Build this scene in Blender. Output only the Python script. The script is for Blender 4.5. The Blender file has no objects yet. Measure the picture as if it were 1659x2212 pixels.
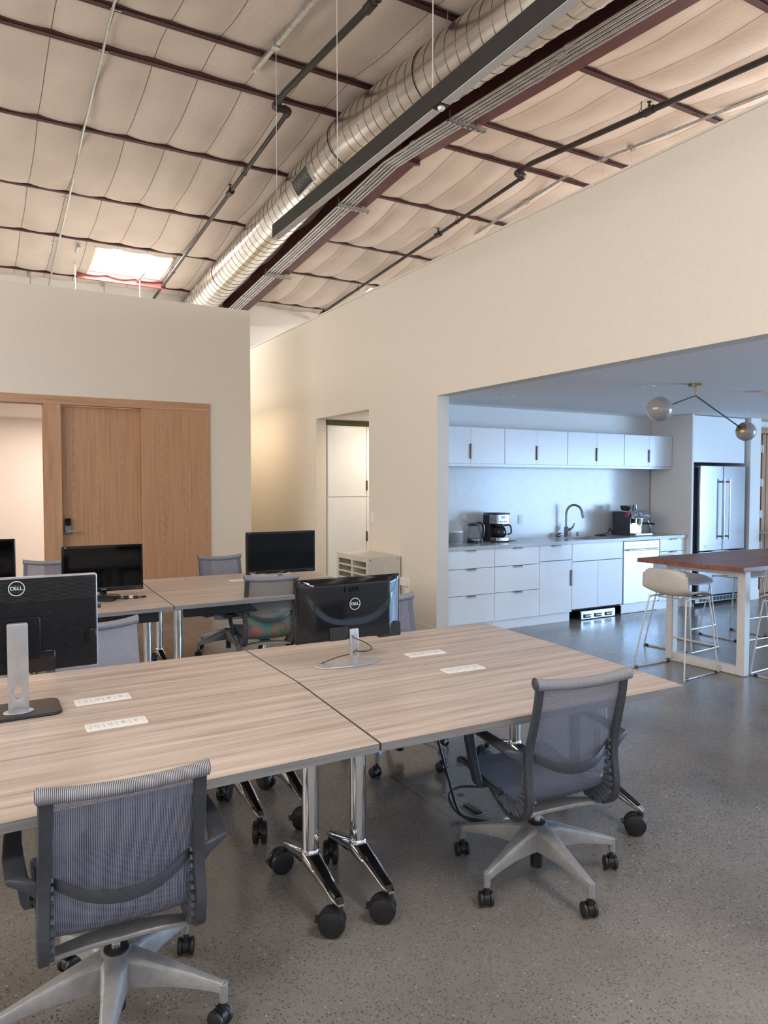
import bpy, bmesh, math, random
from mathutils import Vector, Matrix
random.seed(7)
S = bpy.context.scene
COL = S.collection
R = math.radians
PI = math.pi
# ------------------------------------------------------------ camera
cam = bpy.data.cameras.new('camera'); camo = bpy.data.objects.new('camera', cam); COL.objects.link(camo)
cam.sensor_fit = 'HORIZONTAL'; cam.sensor_width = 36.0; cam.lens = 1556.0 / 1659.0 * 36.0
camo.location = (0, 0, 1.6); camo.rotation_euler = (R(90 - 2.282), 0, R(-29.92))
cam.clip_start = 0.05; cam.clip_end = 200
S.camera = camo
# ------------------------------------------------------------ world, exposure, light
S.view_settings.view_transform = 'Standard'; S.view_settings.look = 'None'
S.view_settings.gamma = 1.0; S.view_settings.exposure = 0.6
try: S.view_settings.use_curve_mapping = False
except Exception: pass
W = bpy.data.worlds.new('world'); S.world = W; W.use_nodes = True
bg = W.node_tree.nodes['Background']; bg.inputs[0].default_value = (0.62, 0.80, 1.0, 1); bg.inputs[1].default_value = 0.30
S.cycles.max_bounces = 10; S.cycles.diffuse_bounces = 6; S.cycles.glossy_bounces = 5
S.cycles.transparent_max_bounces = 24; S.cycles.sample_clamp_indirect = 6
def area(name, loc, rot, sx, sy, power, color, spread=180):
    l = bpy.data.lights.new(name, 'AREA'); l.shape = 'RECTANGLE'; l.size = sx; l.size_y = sy
    l.energy = power; l.color = color; l.spread = R(spread)
    o = bpy.data.objects.new(name, l); COL.objects.link(o); o.location = loc; o.rotation_euler = rot
    return o
SKYC = (0.42, 0.66, 1.0); WARM = (1.0, 0.74, 0.47); NEUT = (1.0, 0.90, 0.78)
# daylight through the window wall on the right (kitchen side) and the glazing behind the camera
for i, yy in enumerate((-2.5, -0.6, 1.3)):
    area('window_daylight', (12.9, yy, 1.25), (0, R(90), 0), 2.3, 1.75, 178, SKYC)
for i, xx in enumerate((-2.6, 1.2, 5.2)):
    area('window_daylight_behind', (xx, -3.4, 2.3), (R(90), 0, 0), 3.0, 3.4, 18, (0.50, 0.70, 1.0))
area('window_daylight_clerestory', (-4.9, 4.0, 3.2), (0, R(-90), 0), 3.2, 9.0, 270, (1.0, 0.91, 0.82))  # added fill, no window modelled here; brightens the roof underside and right wall
area('window_daylight_loft', (12.9, 4.5, 4.0), (0, R(90), 0), 2.2, 9.0, 440, (1.0, 0.94, 0.88))  # added fill above the kitchen ceiling, lifts the right side of the roof
# ceiling lamps of the rooms that are switched on
area('office_ceiling_lamp', (1.7, 10.9, 2.58), (0, 0, 0), 2.6, 1.8, 80, (1.0, 0.77, 0.64))
area('hall_ceiling_lamp', (3.35, 11.3, 2.75), (0, 0, 0), 0.28, 2.6, 15, (1.0, 0.79, 0.56))
area('alcove_downlight', (5.0, 8.25, 2.44), (0, 0, 0), 0.5, 0.6, 12, (1.0, 0.82, 0.62))
for sx_, sy_, sw_ in ((-2.6, -0.3, 50), (2.2, -0.3, 66), (2.2, -2.4, 34)):      # added overhead fill behind and above the camera, no roof openings here
    area('skylight_daylight', (sx_, sy_, 4.80), (0, 0, 0), 1.1, 1.1, sw_, (1.0, 0.95, 0.89))
area('skylight_daylight', (2.2, 12.1, 5.2), (0, 0, 0), 0.9, 1.0, 95, (1.0, 0.95, 0.88))
area('skylight_daylight', (6.9, 12.0, 5.2), (0, 0, 0), 0.9, 1.0, 95, (1.0, 0.95, 0.88))
# ------------------------------------------------------------ material helpers
MATS = {}
def mat(name, col, rough=0.5, metal=0.0, spec=0.5, coat=0.0, emit=None, estr=0.0):
    m = bpy.data.materials.new(name); m.use_nodes = True
    b = m.node_tree.nodes['Principled BSDF']
    b.inputs['Base Color'].default_value = (*col, 1); b.inputs['Roughness'].default_value = rough
    b.inputs['Metallic'].default_value = metal; b.inputs['Specular IOR Level'].default_value = spec
    b.inputs['Coat Weight'].default_value = coat
    if emit:
        b.inputs['Emission Color'].default_value = (*emit, 1); b.inputs['Emission Strength'].default_value = estr
    MATS[name] = m
    return m
def N(m, typ, **kw):
    n = m.node_tree.nodes.new(typ)
    for k, v in kw.items():
        if k in n.inputs: n.inputs[k].default_value = v
        else: setattr(n, k, v)
    return n
def L(m, a, ai, b, bi): m.node_tree.links.new(a.outputs[ai], b.inputs[bi])
def coords(m, scale=(1, 1, 1), kind='Object', rot=(0, 0, 0)):
    t = N(m, 'ShaderNodeTexCoord'); mp = N(m, 'ShaderNodeMapping')
    mp.inputs['Scale'].default_value = scale; mp.inputs['Rotation'].default_value = rot
    L(m, t, kind, mp, 'Vector'); return mp
def ramp(m, stops):
    r = N(m, 'ShaderNodeValToRGB'); e = r.color_ramp.elements
    while len(e) < len(stops): e.new(0.5)
    for i, (p, c) in enumerate(stops): e[i].position = p; e[i].color = (*c, 1)
    return r
def bump(m, src, out, strength, dist=0.01):
    b = N(m, 'ShaderNodeBump'); b.inputs['Strength'].default_value = strength; b.inputs['Distance'].default_value = dist
    L(m, src, out, b, 'Height'); L(m, b, 'Normal', m.node_tree.nodes['Principled BSDF'], 'Normal')
def noisy(name, c1, c2, scale=8, rough=0.5, metal=0, stretch=(1, 1, 1), detail=4, bstr=0.0, lo=0.35, hi=0.65, coat=0, kind='Object', distort=0.0, spec=0.5):
    m = mat(name, c1, rough, metal, spec, coat); mp = coords(m, stretch, kind)
    n = N(m, 'ShaderNodeTexNoise'); n.inputs['Scale'].default_value = scale; n.inputs['Detail'].default_value = detail
    n.inputs['Distortion'].default_value = distort
    L(m, mp, 0, n, 'Vector'); r = ramp(m, [(lo, c1), (hi, c2)]); L(m, n, 'Fac', r, 'Fac')
    L(m, r, 'Color', m.node_tree.nodes['Principled BSDF'], 'Base Color')
    if bstr: bump(m, n, 'Fac', bstr)
    return m
# ------------------------------------------------------------ materials
noisy('wall_paint', (0.69, 0.65, 0.585), (0.71, 0.67, 0.605), 30, 0.75, bstr=0.03, spec=0.25)
noisy('white_paint', (0.78, 0.77, 0.75), (0.80, 0.79, 0.77), 30, 0.6, bstr=0.02, spec=0.3)
noisy('kitchen_ceiling_paint', (0.86, 0.82, 0.80), (0.88, 0.84, 0.82), 25, 0.7, spec=0.2)
noisy('cabinet_white', (0.80, 0.82, 0.84), (0.82, 0.84, 0.86), 6, 0.22, spec=0.5)
noisy('quartz', (0.63, 0.64, 0.65), (0.66, 0.67, 0.68), 14, 0.2, detail=8)
noisy('counter_quartz', (0.42, 0.42, 0.42), (0.50, 0.50, 0.50), 60, 0.22, detail=6)
noisy('gap_dark', (0.03, 0.03, 0.03), (0.04, 0.04, 0.04), 10, 0.8)
noisy('bronze_gap', (0.10, 0.09, 0.05), (0.14, 0.12, 0.07), 10, 0.6)
def wood_streak(name, stops, sx, sy, sz, rough=0.35, fine=0.35, spec=0.4):
    m = mat(name, (0.5, 0.4, 0.3), rough, 0, spec)
    mp = coords(m, (sx, sy, sz)); n = N(m, 'ShaderNodeTexNoise'); n.inputs['Scale'].default_value = 1.0
    n.inputs['Detail'].default_value = 7; n.inputs['Roughness'].default_value = 0.62; n.inputs['Distortion'].default_value = 0.35
    L(m, mp, 0, n, 'Vector')
    mp2 = coords(m, (sx * 3, sy * 5, sz * 5)); n2 = N(m, 'ShaderNodeTexNoise'); n2.inputs['Scale'].default_value = 1.0; n2.inputs['Detail'].default_value = 3
    L(m, mp2, 0, n2, 'Vector')
    mx = N(m, 'ShaderNodeMix'); mx.data_type = 'FLOAT'; mx.inputs[0].default_value = fine
    L(m, n, 'Fac', mx, 2); L(m, n2, 'Fac', mx, 3)
    r = ramp(m, stops); L(m, mx, 0, r, 'Fac'); L(m, r, 'Color', m.node_tree.nodes['Principled BSDF'], 'Base Color')
    return m
DW = [(0.30, (0.25, 0.19, 0.155)), (0.45, (0.46, 0.375, 0.325)), (0.58, (0.585, 0.495, 0.435)), (0.72, (0.66, 0.565, 0.505))]
wood_streak('desk_laminate', DW, 0.9, 26, 26, 0.38)
wood_streak('desk_edge', [(0.3, (0.16, 0.15, 0.15)), (0.7, (0.27, 0.26, 0.26))], 1.5, 60, 90, 0.4)
OAK = [(0.30, (0.33, 0.185, 0.105)), (0.48, (0.455, 0.27, 0.16)), (0.66, (0.53, 0.33, 0.205))]
wood_streak('oak_vertical', OAK, 7, 7, 0.55, 0.5)
wood_streak('oak_horizontal', OAK, 0.55, 7, 9, 0.5)
BLOCK = [(0.28, (0.10, 0.035, 0.025)), (0.5, (0.21, 0.08, 0.055)), (0.72, (0.33, 0.15, 0.105))]
def cathedral(name, stops, off):
    m = mat(name, (0.5, 0.3, 0.2), 0.5, 0, 0.35)
    mp = coords(m, (1, 1, 1)); mp.inputs['Location'].default_value = (off, 0, 0)
    sx = N(m, 'ShaderNodeSeparateXYZ'); L(m, mp, 0, sx, 0)
    # flat-sawn figure: three book-matched leaves, each a stack of stretched arches
    pp = N(m, 'ShaderNodeMath'); pp.operation = 'PINGPONG'; L(m, sx, 'X', pp, 0); pp.inputs[1].default_value = 0.135
    sq = N(m, 'ShaderNodeMath'); sq.operation = 'POWER'; L(m, pp, 0, sq, 0); sq.inputs[1].default_value = 1.7
    ms = N(m, 'ShaderNodeMath'); ms.operation = 'MULTIPLY'; L(m, sq, 0, ms, 0); ms.inputs[1].default_value = 34.0
    ad = N(m, 'ShaderNodeMath'); ad.operation = 'ADD'; L(m, sx, 'Z', ad, 0); L(m, ms, 0, ad, 1)
    mp2 = coords(m, (5, 5, 0.7)); n = N(m, 'ShaderNodeTexNoise'); n.inputs['Scale'].default_value = 1.0; n.inputs['Detail'].default_value = 5; L(m, mp2, 0, n, 'Vector')
    nm = N(m, 'ShaderNodeMath'); nm.operation = 'MULTIPLY_ADD'; L(m, n, 'Fac', nm, 0); nm.inputs[1].default_value = 1.1; L(m, ad, 0, nm, 2)
    mu = N(m, 'ShaderNodeMath'); mu.operation = 'MULTIPLY'; L(m, nm, 0, mu, 0); mu.inputs[1].default_value = 46.0
    si = N(m, 'ShaderNodeMath'); si.operation = 'SINE'; L(m, mu, 0, si, 0)
    mr = N(m, 'ShaderNodeMapRange'); L(m, si, 0, mr, 0); mr.inputs[1].default_value = -1; mr.inputs[2].default_value = 1; mr.inputs[3].default_value = 0.40; mr.inputs[4].default_value = 0.58
    mp3 = coords(m, (60, 60, 1.5)); f = N(m, 'ShaderNodeTexNoise'); f.inputs['Scale'].default_value = 1.0; f.inputs['Detail'].default_value = 3; L(m, mp3, 0, f, 'Vector')
    mx = N(m, 'ShaderNodeMix'); mx.data_type = 'FLOAT'; mx.inputs[0].default_value = 0.5; L(m, mr, 0, mx, 2); L(m, f, 'Fac', mx, 3)
    r = ramp(m, stops); L(m, mx, 0, r, 'Fac'); L(m, r, 'Color', m.node_tree.nodes['Principled BSDF'], 'Base Color')
    return m
cathedral('oak_cathedral', OAK, 0.03)
cathedral('oak_cathedral_panel', OAK, 0.10)
def butcher():
    m = wood_streak('butcher_block', BLOCK, 2.0, 16, 16, 0.42, 0.3)
    return m
butcher()
def concrete():
    m = mat('concrete_floor', (0.2, 0.18, 0.16), 0.25, 0, 0.5)
    P = m.node_tree.nodes['Principled BSDF']
    mp = coords(m, (1, 1, 1))
    n = N(m, 'ShaderNodeTexNoise'); n.inputs['Scale'].default_value = 1.1; n.inputs['Detail'].default_value = 8; n.inputs['Roughness'].default_value = 0.6
    L(m, mp, 0, n, 'Vector'); r = ramp(m, [(0.30, (0.15, 0.138, 0.128)), (0.52, (0.22, 0.203, 0.188)), (0.86, (0.30, 0.278, 0.256))]); L(m, n, 'Fac', r, 'Fac')
    # exposed aggregate: dark and light chips of two sizes
    v = N(m, 'ShaderNodeTexVoronoi'); v.inputs['Scale'].default_value = 125; v.inputs['Randomness'].default_value = 1
    L(m, mp, 0, v, 'Vector')
    sz = N(m, 'ShaderNodeSeparateColor'); L(m, v, 'Color', sz, 'Color')
    thr = N(m, 'ShaderNodeMath'); thr.operation = 'MULTIPLY'; L(m, sz, 'Red', thr, 0); thr.inputs[1].default_value = 0.55
    lt = N(m, 'ShaderNodeMath'); lt.operation = 'LESS_THAN'; L(m, v, 'Distance', lt, 0); L(m, thr, 0, lt, 1)
    cr = ramp(m, [(0.0, (0.03, 0.028, 0.026)), (0.62, (0.085, 0.075, 0.065)), (0.90, (0.22, 0.2, 0.17)), (0.97, (0.50, 0.46, 0.40))]); L(m, sz, 'Green', cr, 'Fac')
    pn = N(m, 'ShaderNodeTexNoise'); pn.inputs['Scale'].default_value = 0.7; pn.inputs['Detail'].default_value = 3; L(m, mp, 0, pn, 'Vector')
    pr = ramp(m, [(0.38, (0.45, 0.45, 0.45)), (0.62, (0.9, 0.9, 0.9))]); L(m, pn, 'Fac', pr, 'Fac')
    ml = N(m, 'ShaderNodeMath'); ml.operation = 'MULTIPLY'; L(m, lt, 0, ml, 0); L(m, pr, 'Color', ml, 1)
    mx = N(m, 'ShaderNodeMix'); mx.data_type = 'RGBA'; L(m, ml, 0, mx, 0); L(m, r, 'Color', mx, 6); L(m, cr, 'Color', mx, 7)
    # saw-cut control joints
    sx = N(m, 'ShaderNodeSeparateXYZ'); L(m, mp, 0, sx, 0)
    last = mx; lasto = 2
    for ax, off, per in (('X', 1.965, 60), ('Y', 4.57, 60)):
        a = N(m, 'ShaderNodeMath'); a.operation = 'SUBTRACT'; L(m, sx, ax, a, 0); a.inputs[1].default_value = off
        b = N(m, 'ShaderNodeMath'); b.operation = 'PINGPONG'; L(m, a, 0, b, 0); b.inputs[1].default_value = per / 2
        c = N(m, 'ShaderNodeMath'); c.operation = 'LESS_THAN'; L(m, b, 0, c, 0); c.inputs[1].default_value = 0.0026
        o2 = 'Y' if ax == 'X' else 'X'
        g = N(m, 'ShaderNodeMath'); g.operation = 'GREATER_THAN'; L(m, sx, o2, g, 0); g.inputs[1].default_value = 2.62 if ax == 'X' else 4.3
        c2 = N(m, 'ShaderNodeMath'); c2.operation = 'MULTIPLY'; L(m, c, 0, c2, 0); L(m, g, 0, c2, 1); c = c2
        j = N(m, 'ShaderNodeMix'); j.data_type = 'RGBA'; L(m, c, 0, j, 0); L(m, last, lasto, j, 6); j.inputs[7].default_value = (0.05, 0.045, 0.04, 1)
        last = j
    L(m, last, 2, P, 'Base Color')
    rr = ramp(m, [(0.3, (0.16, 0.16, 0.16)), (0.7, (0.30, 0.30, 0.30))]); L(m, n, 'Fac', rr, 'Fac'); L(m, rr, 'Color', P, 'Roughness')
    bump(m, n, 'Fac', 0.04, 0.01)
concrete()
def insulation():
    m = mat('insulation_facing', (0.66, 0.55, 0.46), 0.6, 0, 0.3)
    P = m.node_tree.nodes['Principled BSDF']; mp = coords(m)
    n = N(m, 'ShaderNodeTexNoise'); n.inputs['Scale'].default_value = 1.3; n.inputs['Detail'].default_value = 6; L(m, mp, 0, n, 'Vector')
    r = ramp(m, [(0.3, (0.58, 0.50, 0.44)), (0.7, (0.68, 0.60, 0.53))]); L(m, n, 'Fac', r, 'Fac')
    sx = N(m, 'ShaderNodeSeparateXYZ'); L(m, mp, 0, sx, 0)
    a = N(m, 'ShaderNodeMath'); a.operation = 'SUBTRACT'; L(m, sx, 'X', a, 0); a.inputs[1].default_value = 0.70
    b = N(m, 'ShaderNodeMath'); b.operation = 'PINGPONG'; L(m, a, 0, b, 0); b.inputs[1].default_value = 0.22
    c = N(m, 'ShaderNodeMath'); c.operation = 'LESS_THAN'; L(m, b, 0, c, 0); c.inputs[1].default_value = 0.0042
    j = N(m, 'ShaderNodeMix'); j.data_type = 'RGBA'; L(m, c, 0, j, 0); L(m, r, 'Color', j, 6); j.inputs[7].default_value = (0.17, 0.12, 0.09, 1)
    # old brown scuffs
    mp2 = coords(m, (1.2, 3.4, 1)); n3 = N(m, 'ShaderNodeTexNoise'); n3.inputs['Scale'].default_value = 2.3; n3.inputs['Detail'].default_value = 9; n3.inputs['Roughness'].default_value = 0.7; L(m, mp2, 0, n3, 'Vector')
    r3 = ramp(m, [(0.70, (0, 0, 0)), (0.78, (0.55, 0.55, 0.55))]); L(m, n3, 'Fac', r3, 'Fac')
    j2 = N(m, 'ShaderNodeMix'); j2.data_type = 'RGBA'; L(m, r3, 'Color', j2, 0); L(m, j, 2, j2, 6); j2.inputs[7].default_value = (0.30, 0.21, 0.15, 1)
    L(m, j2, 2, P, 'Base Color')
    f = N(m, 'ShaderNodeTexNoise'); f.inputs['Scale'].default_value = 28; f.inputs['Detail'].default_value = 5; L(m, mp, 0, f, 'Vector')
    bump(m, f, 'Fac', 0.25, 0.012)
insulation()
noisy('red_primer', (0.085, 0.018, 0.022), (0.115, 0.026, 0.030), 6, 0.5)
noisy('header_red', (0.30, 0.085, 0.08), (0.36, 0.11, 0.10), 6, 0.5)  # beam red made lighter, the brightness by the skylight put into the colour
noisy('purlin_red', (0.050, 0.012, 0.014), (0.068, 0.018, 0.019), 6, 0.6)
noisy('pipe_black', (0.016, 0.014, 0.013), (0.030, 0.025, 0.022), 12, 0.4)
noisy('galvanised', (0.42, 0.43, 0.44), (0.58, 0.59, 0.60), 25, 0.38, 0.9)
noisy('conduit_steel', (0.50, 0.51, 0.53), (0.60, 0.61, 0.62), 10, 0.32, 0.9)
noisy('duct_metal', (0.62, 0.60, 0.56), (0.78, 0.76, 0.72), 5, 0.24, 1.0, stretch=(3, 0.6, 3))
noisy('duct_seam', (0.10, 0.095, 0.09), (0.15, 0.145, 0.135), 20, 0.4, 0.9)
noisy('fixture_black', (0.009, 0.010, 0.012), (0.013, 0.014, 0.016), 10, 0.5)
noisy('diffuser', (0.62, 0.62, 0.63), (0.66, 0.66, 0.67), 10, 0.4)
noisy('chrome', (0.72, 0.73, 0.75), (0.78, 0.79, 0.80), 4, 0.07, 1.0)
noisy('aluminium', (0.30, 0.30, 0.305), (0.35, 0.35, 0.355), 40, 0.5, 0.45)
noisy('black_plastic', (0.012, 0.012, 0.013), (0.018, 0.018, 0.019), 20, 0.42)
noisy('black_gloss', (0.006, 0.006, 0.008), (0.009, 0.009, 0.011), 5, 0.08)
noisy('screen_gloss', (0.002, 0.002, 0.002), (0.003, 0.003, 0.003), 5, 0.06, spec=0.25)
noisy('monitor_back', (0.005, 0.005, 0.008), (0.008, 0.008, 0.011), 60, 0.22, spec=0.3)
noisy('silver_plastic', (0.44, 0.45, 0.47), (0.50, 0.51, 0.53), 30, 0.30, 0.6)
noisy('logo_silver', (0.62, 0.63, 0.65), (0.66, 0.67, 0.69), 10, 0.3, 0.3)
noisy('graphite_plastic', (0.036, 0.041, 0.052), (0.046, 0.051, 0.063), 50, 0.42)
noisy('rib_plastic', (0.075, 0.085, 0.10), (0.10, 0.11, 0.125), 40, 0.35)
noisy('white_plastic', (0.80, 0.80, 0.79), (0.84, 0.84, 0.83), 20, 0.35)
noisy('socket_grey', (0.30, 0.30, 0.30), (0.34, 0.34, 0.34), 20, 0.5)
noisy('stainless', (0.40, 0.41, 0.43), (0.52, 0.53, 0.55), 3, 0.22, 1.0, stretch=(1, 1, 12))
noisy('brushed_dark', (0.20, 0.20, 0.21), (0.28, 0.28, 0.29), 6, 0.28, 1.0, stretch=(1, 1, 10))
noisy('fridge_steel', (0.33, 0.34, 0.36), (0.46, 0.47, 0.50), 1.6, 0.24, 1.0, stretch=(1.4, 1, 0.35), bstr=0.08)
noisy('dishwasher_steel', (0.50, 0.55, 0.60), (0.58, 0.63, 0.67), 1.6, 0.38, 0.6, stretch=(1.4, 1, 0.35))
noisy('bronze_pull', (0.14, 0.10, 0.085), (0.20, 0.15, 0.13), 20, 0.35, 0.8)
noisy('brass', (0.30, 0.22, 0.11), (0.38, 0.28, 0.14), 15, 0.3, 1.0)
noisy('stool_shell', (0.55, 0.52, 0.48), (0.58, 0.55, 0.51), 30, 0.42)
noisy('stool_wire', (0.55, 0.54, 0.53), (0.60, 0.59, 0.58), 30, 0.35, 0.3)
noisy('frame_white', (0.60, 0.59, 0.58), (0.64, 0.63, 0.62), 30, 0.4)
noisy('sorter_cream', (0.62, 0.59, 0.52), (0.66, 0.63, 0.56), 20, 0.5)
noisy('opal_glass', (0.33, 0.31, 0.30), (0.36, 0.34, 0.33), 3, 0.12, coat=0.6)
noisy('cable_black', (0.012, 0.012, 0.012), (0.02, 0.02, 0.02), 30, 0.45)
noisy('cable_white', (0.66, 0.66, 0.66), (0.72, 0.72, 0.72), 30, 0.45)
noisy('speaker_grey', (0.30, 0.31, 0.33), (0.38, 0.39, 0.41), 300, 0.7)
noisy('magenta_plastic', (0.30, 0.015, 0.11), (0.36, 0.02, 0.14), 10, 0.35)
noisy('blue_mat', (0.06, 0.10, 0.18), (0.08, 0.13, 0.22), 20, 0.6)
noisy('coffee_dark', (0.010, 0.008, 0.007), (0.016, 0.013, 0.011), 5, 0.08)
noisy('stain_teal', (0.20, 0.34, 0.34), (0.26, 0.38, 0.38), 10, 0.7)
mat('skylight_panel', (0.9, 0.9, 0.9), 0.6, emit=(0.93, 0.96, 1.0), estr=0.66)
def glass(name, tint, alpha):
    m = bpy.data.materials.new(name); m.use_nodes = True; nt = m.node_tree
    P = nt.nodes['Principled BSDF']; out = nt.nodes['Material Output']
    P.inputs['Base Color'].default_value = (*tint, 1); P.inputs['Roughness'].default_value = 0.04
    tr = nt.nodes.new('ShaderNodeBsdfTransparent'); mx = nt.nodes.new('ShaderNodeMixShader')
    fr = nt.nodes.new('ShaderNodeFresnel'); fr.inputs[0].default_value = 1.45
    ad = nt.nodes.new('ShaderNodeMath'); ad.operation = 'ADD'; ad.inputs[1].default_value = alpha
    nt.links.new(fr.outputs[0], ad.inputs[0]); nt.links.new(ad.outputs[0], mx.inputs[0])
    nt.links.new(tr.outputs[0], mx.inputs[1]); nt.links.new(P.outputs[0], mx.inputs[2]); nt.links.new(mx.outputs[0], out.inputs[0])
    MATS[name] = m
glass('clear_glass', (0.5, 0.5, 0.5), 0.03)
glass('kettle_glass', (0.4, 0.42, 0.45), 0.12)
glass('carafe_glass', (0.01, 0.01, 0.01), 0.75)
glass('shrink_wrap', (0.8, 0.8, 0.8), 0.12)
def mesh_fabric(name, c_thread, c_weft, hole, stain=False):
    # open weave: cords run down the sheet (u across, v along), gaps between them are really open
    m = bpy.data.materials.new(name); m.use_nodes = True; nt = m.node_tree
    P = nt.nodes['Principled BSDF']; out = nt.nodes['Material Output']
    P.inputs['Roughness'].default_value = 0.55
    uv = nt.nodes.new('ShaderNodeUVMap'); sp = nt.nodes.new('ShaderNodeSeparateXYZ'); nt.links.new(uv.outputs[0], sp.inputs[0])
    def fn(op, a, b=None, sock=None):
        n = nt.nodes.new('ShaderNodeMath'); n.operation = op
        if isinstance(a, (int, float)): n.inputs[0].default_value = a
        else: nt.links.new(a, n.inputs[0])
        if b is not None:
            if isinstance(b, (int, float)): n.inputs[1].default_value = b
            else: nt.links.new(b, n.inputs[1])
        return n.outputs[0]
    fu = fn('FRACT', fn('MULTIPLY', sp.outputs[0], 96)); fv = fn('FRACT', fn('MULTIPLY', sp.outputs[1], 300))
    hu = fn('GREATER_THAN', fu, 0.52); hv = fn('GREATER_THAN', fv, 0.42)
    open_ = fn('MULTIPLY', fn('MULTIPLY', hu, hv), hole)
    cm = nt.nodes.new('ShaderNodeMix'); cm.data_type = 'RGBA'; nt.links.new(hu, cm.inputs[0])
    cm.inputs[6].default_value = (*c_thread, 1); cm.inputs[7].default_value = (*c_weft, 1)
    src = cm.outputs[2]
    if stain:
        tc = nt.nodes.new('ShaderNodeTexCoord'); mp = nt.nodes.new('ShaderNodeMapping'); mp.inputs['Rotation'].default_value = (0, R(35), 0)
        nt.links.new(tc.outputs['Object'], mp.inputs[0])
        ns = nt.nodes.new('ShaderNodeTexNoise'); ns.inputs['Scale'].default_value = 5.5; nt.links.new(mp.outputs[0], ns.inputs['Vector'])
        rp = nt.nodes.new('ShaderNodeValToRGB'); e = rp.color_ramp.elements
        cols = [(0.36, (0.03, 0.30, 0.28)), (0.46, (0.20, 0.19, 0.17)), (0.54, (0.42, 0.17, 0.14)), (0.64, (0.06, 0.26, 0.13))]
        while len(e) < 4: e.new(0.5)
        for i, (p, c) in enumerate(cols): e[i].position = p; e[i].color = (*c, 1)
        nt.links.new(ns.outputs['Fac'], rp.inputs[0])
        vm = nt.nodes.new('ShaderNodeMapRange'); vm.inputs[1].default_value = 0.20; vm.inputs[2].default_value = 0.27; nt.links.new(sp.outputs[1], vm.inputs[0])
        sm = nt.nodes.new('ShaderNodeMix'); sm.data_type = 'RGBA'; nt.links.new(vm.outputs[0], sm.inputs[0])
        nt.links.new(src, sm.inputs[6]); nt.links.new(rp.outputs[0], sm.inputs[7]); src = sm.outputs[2]
    nt.links.new(src, P.inputs['Base Color'])
    tr = nt.nodes.new('ShaderNodeBsdfTransparent'); mx = nt.nodes.new('ShaderNodeMixShader')
    nt.links.new(open_, mx.inputs[0]); nt.links.new(P.outputs[0], mx.inputs[1]); nt.links.new(tr.outputs[0], mx.inputs[2])
    nt.links.new(mx.outputs[0], out.inputs[0]); MATS[name] = m
mesh_fabric('chair_mesh', (0.24, 0.265, 0.36), (0.020, 0.024, 0.042), 0.62)
mesh_fabric('chair_mesh_multi', (0.24, 0.235, 0.23), (0.10, 0.10, 0.10), 0.7, True)
mesh_fabric('chair_mesh_pale', (0.38, 0.40, 0.48), (0.12, 0.13, 0.17), 0.3)  # lit copy of the chair mesh, brightness put into cords and weft
mesh_fabric('chair_roll', (0.42, 0.42, 0.46), (0.05, 0.05, 0.055), 0.0)
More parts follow.
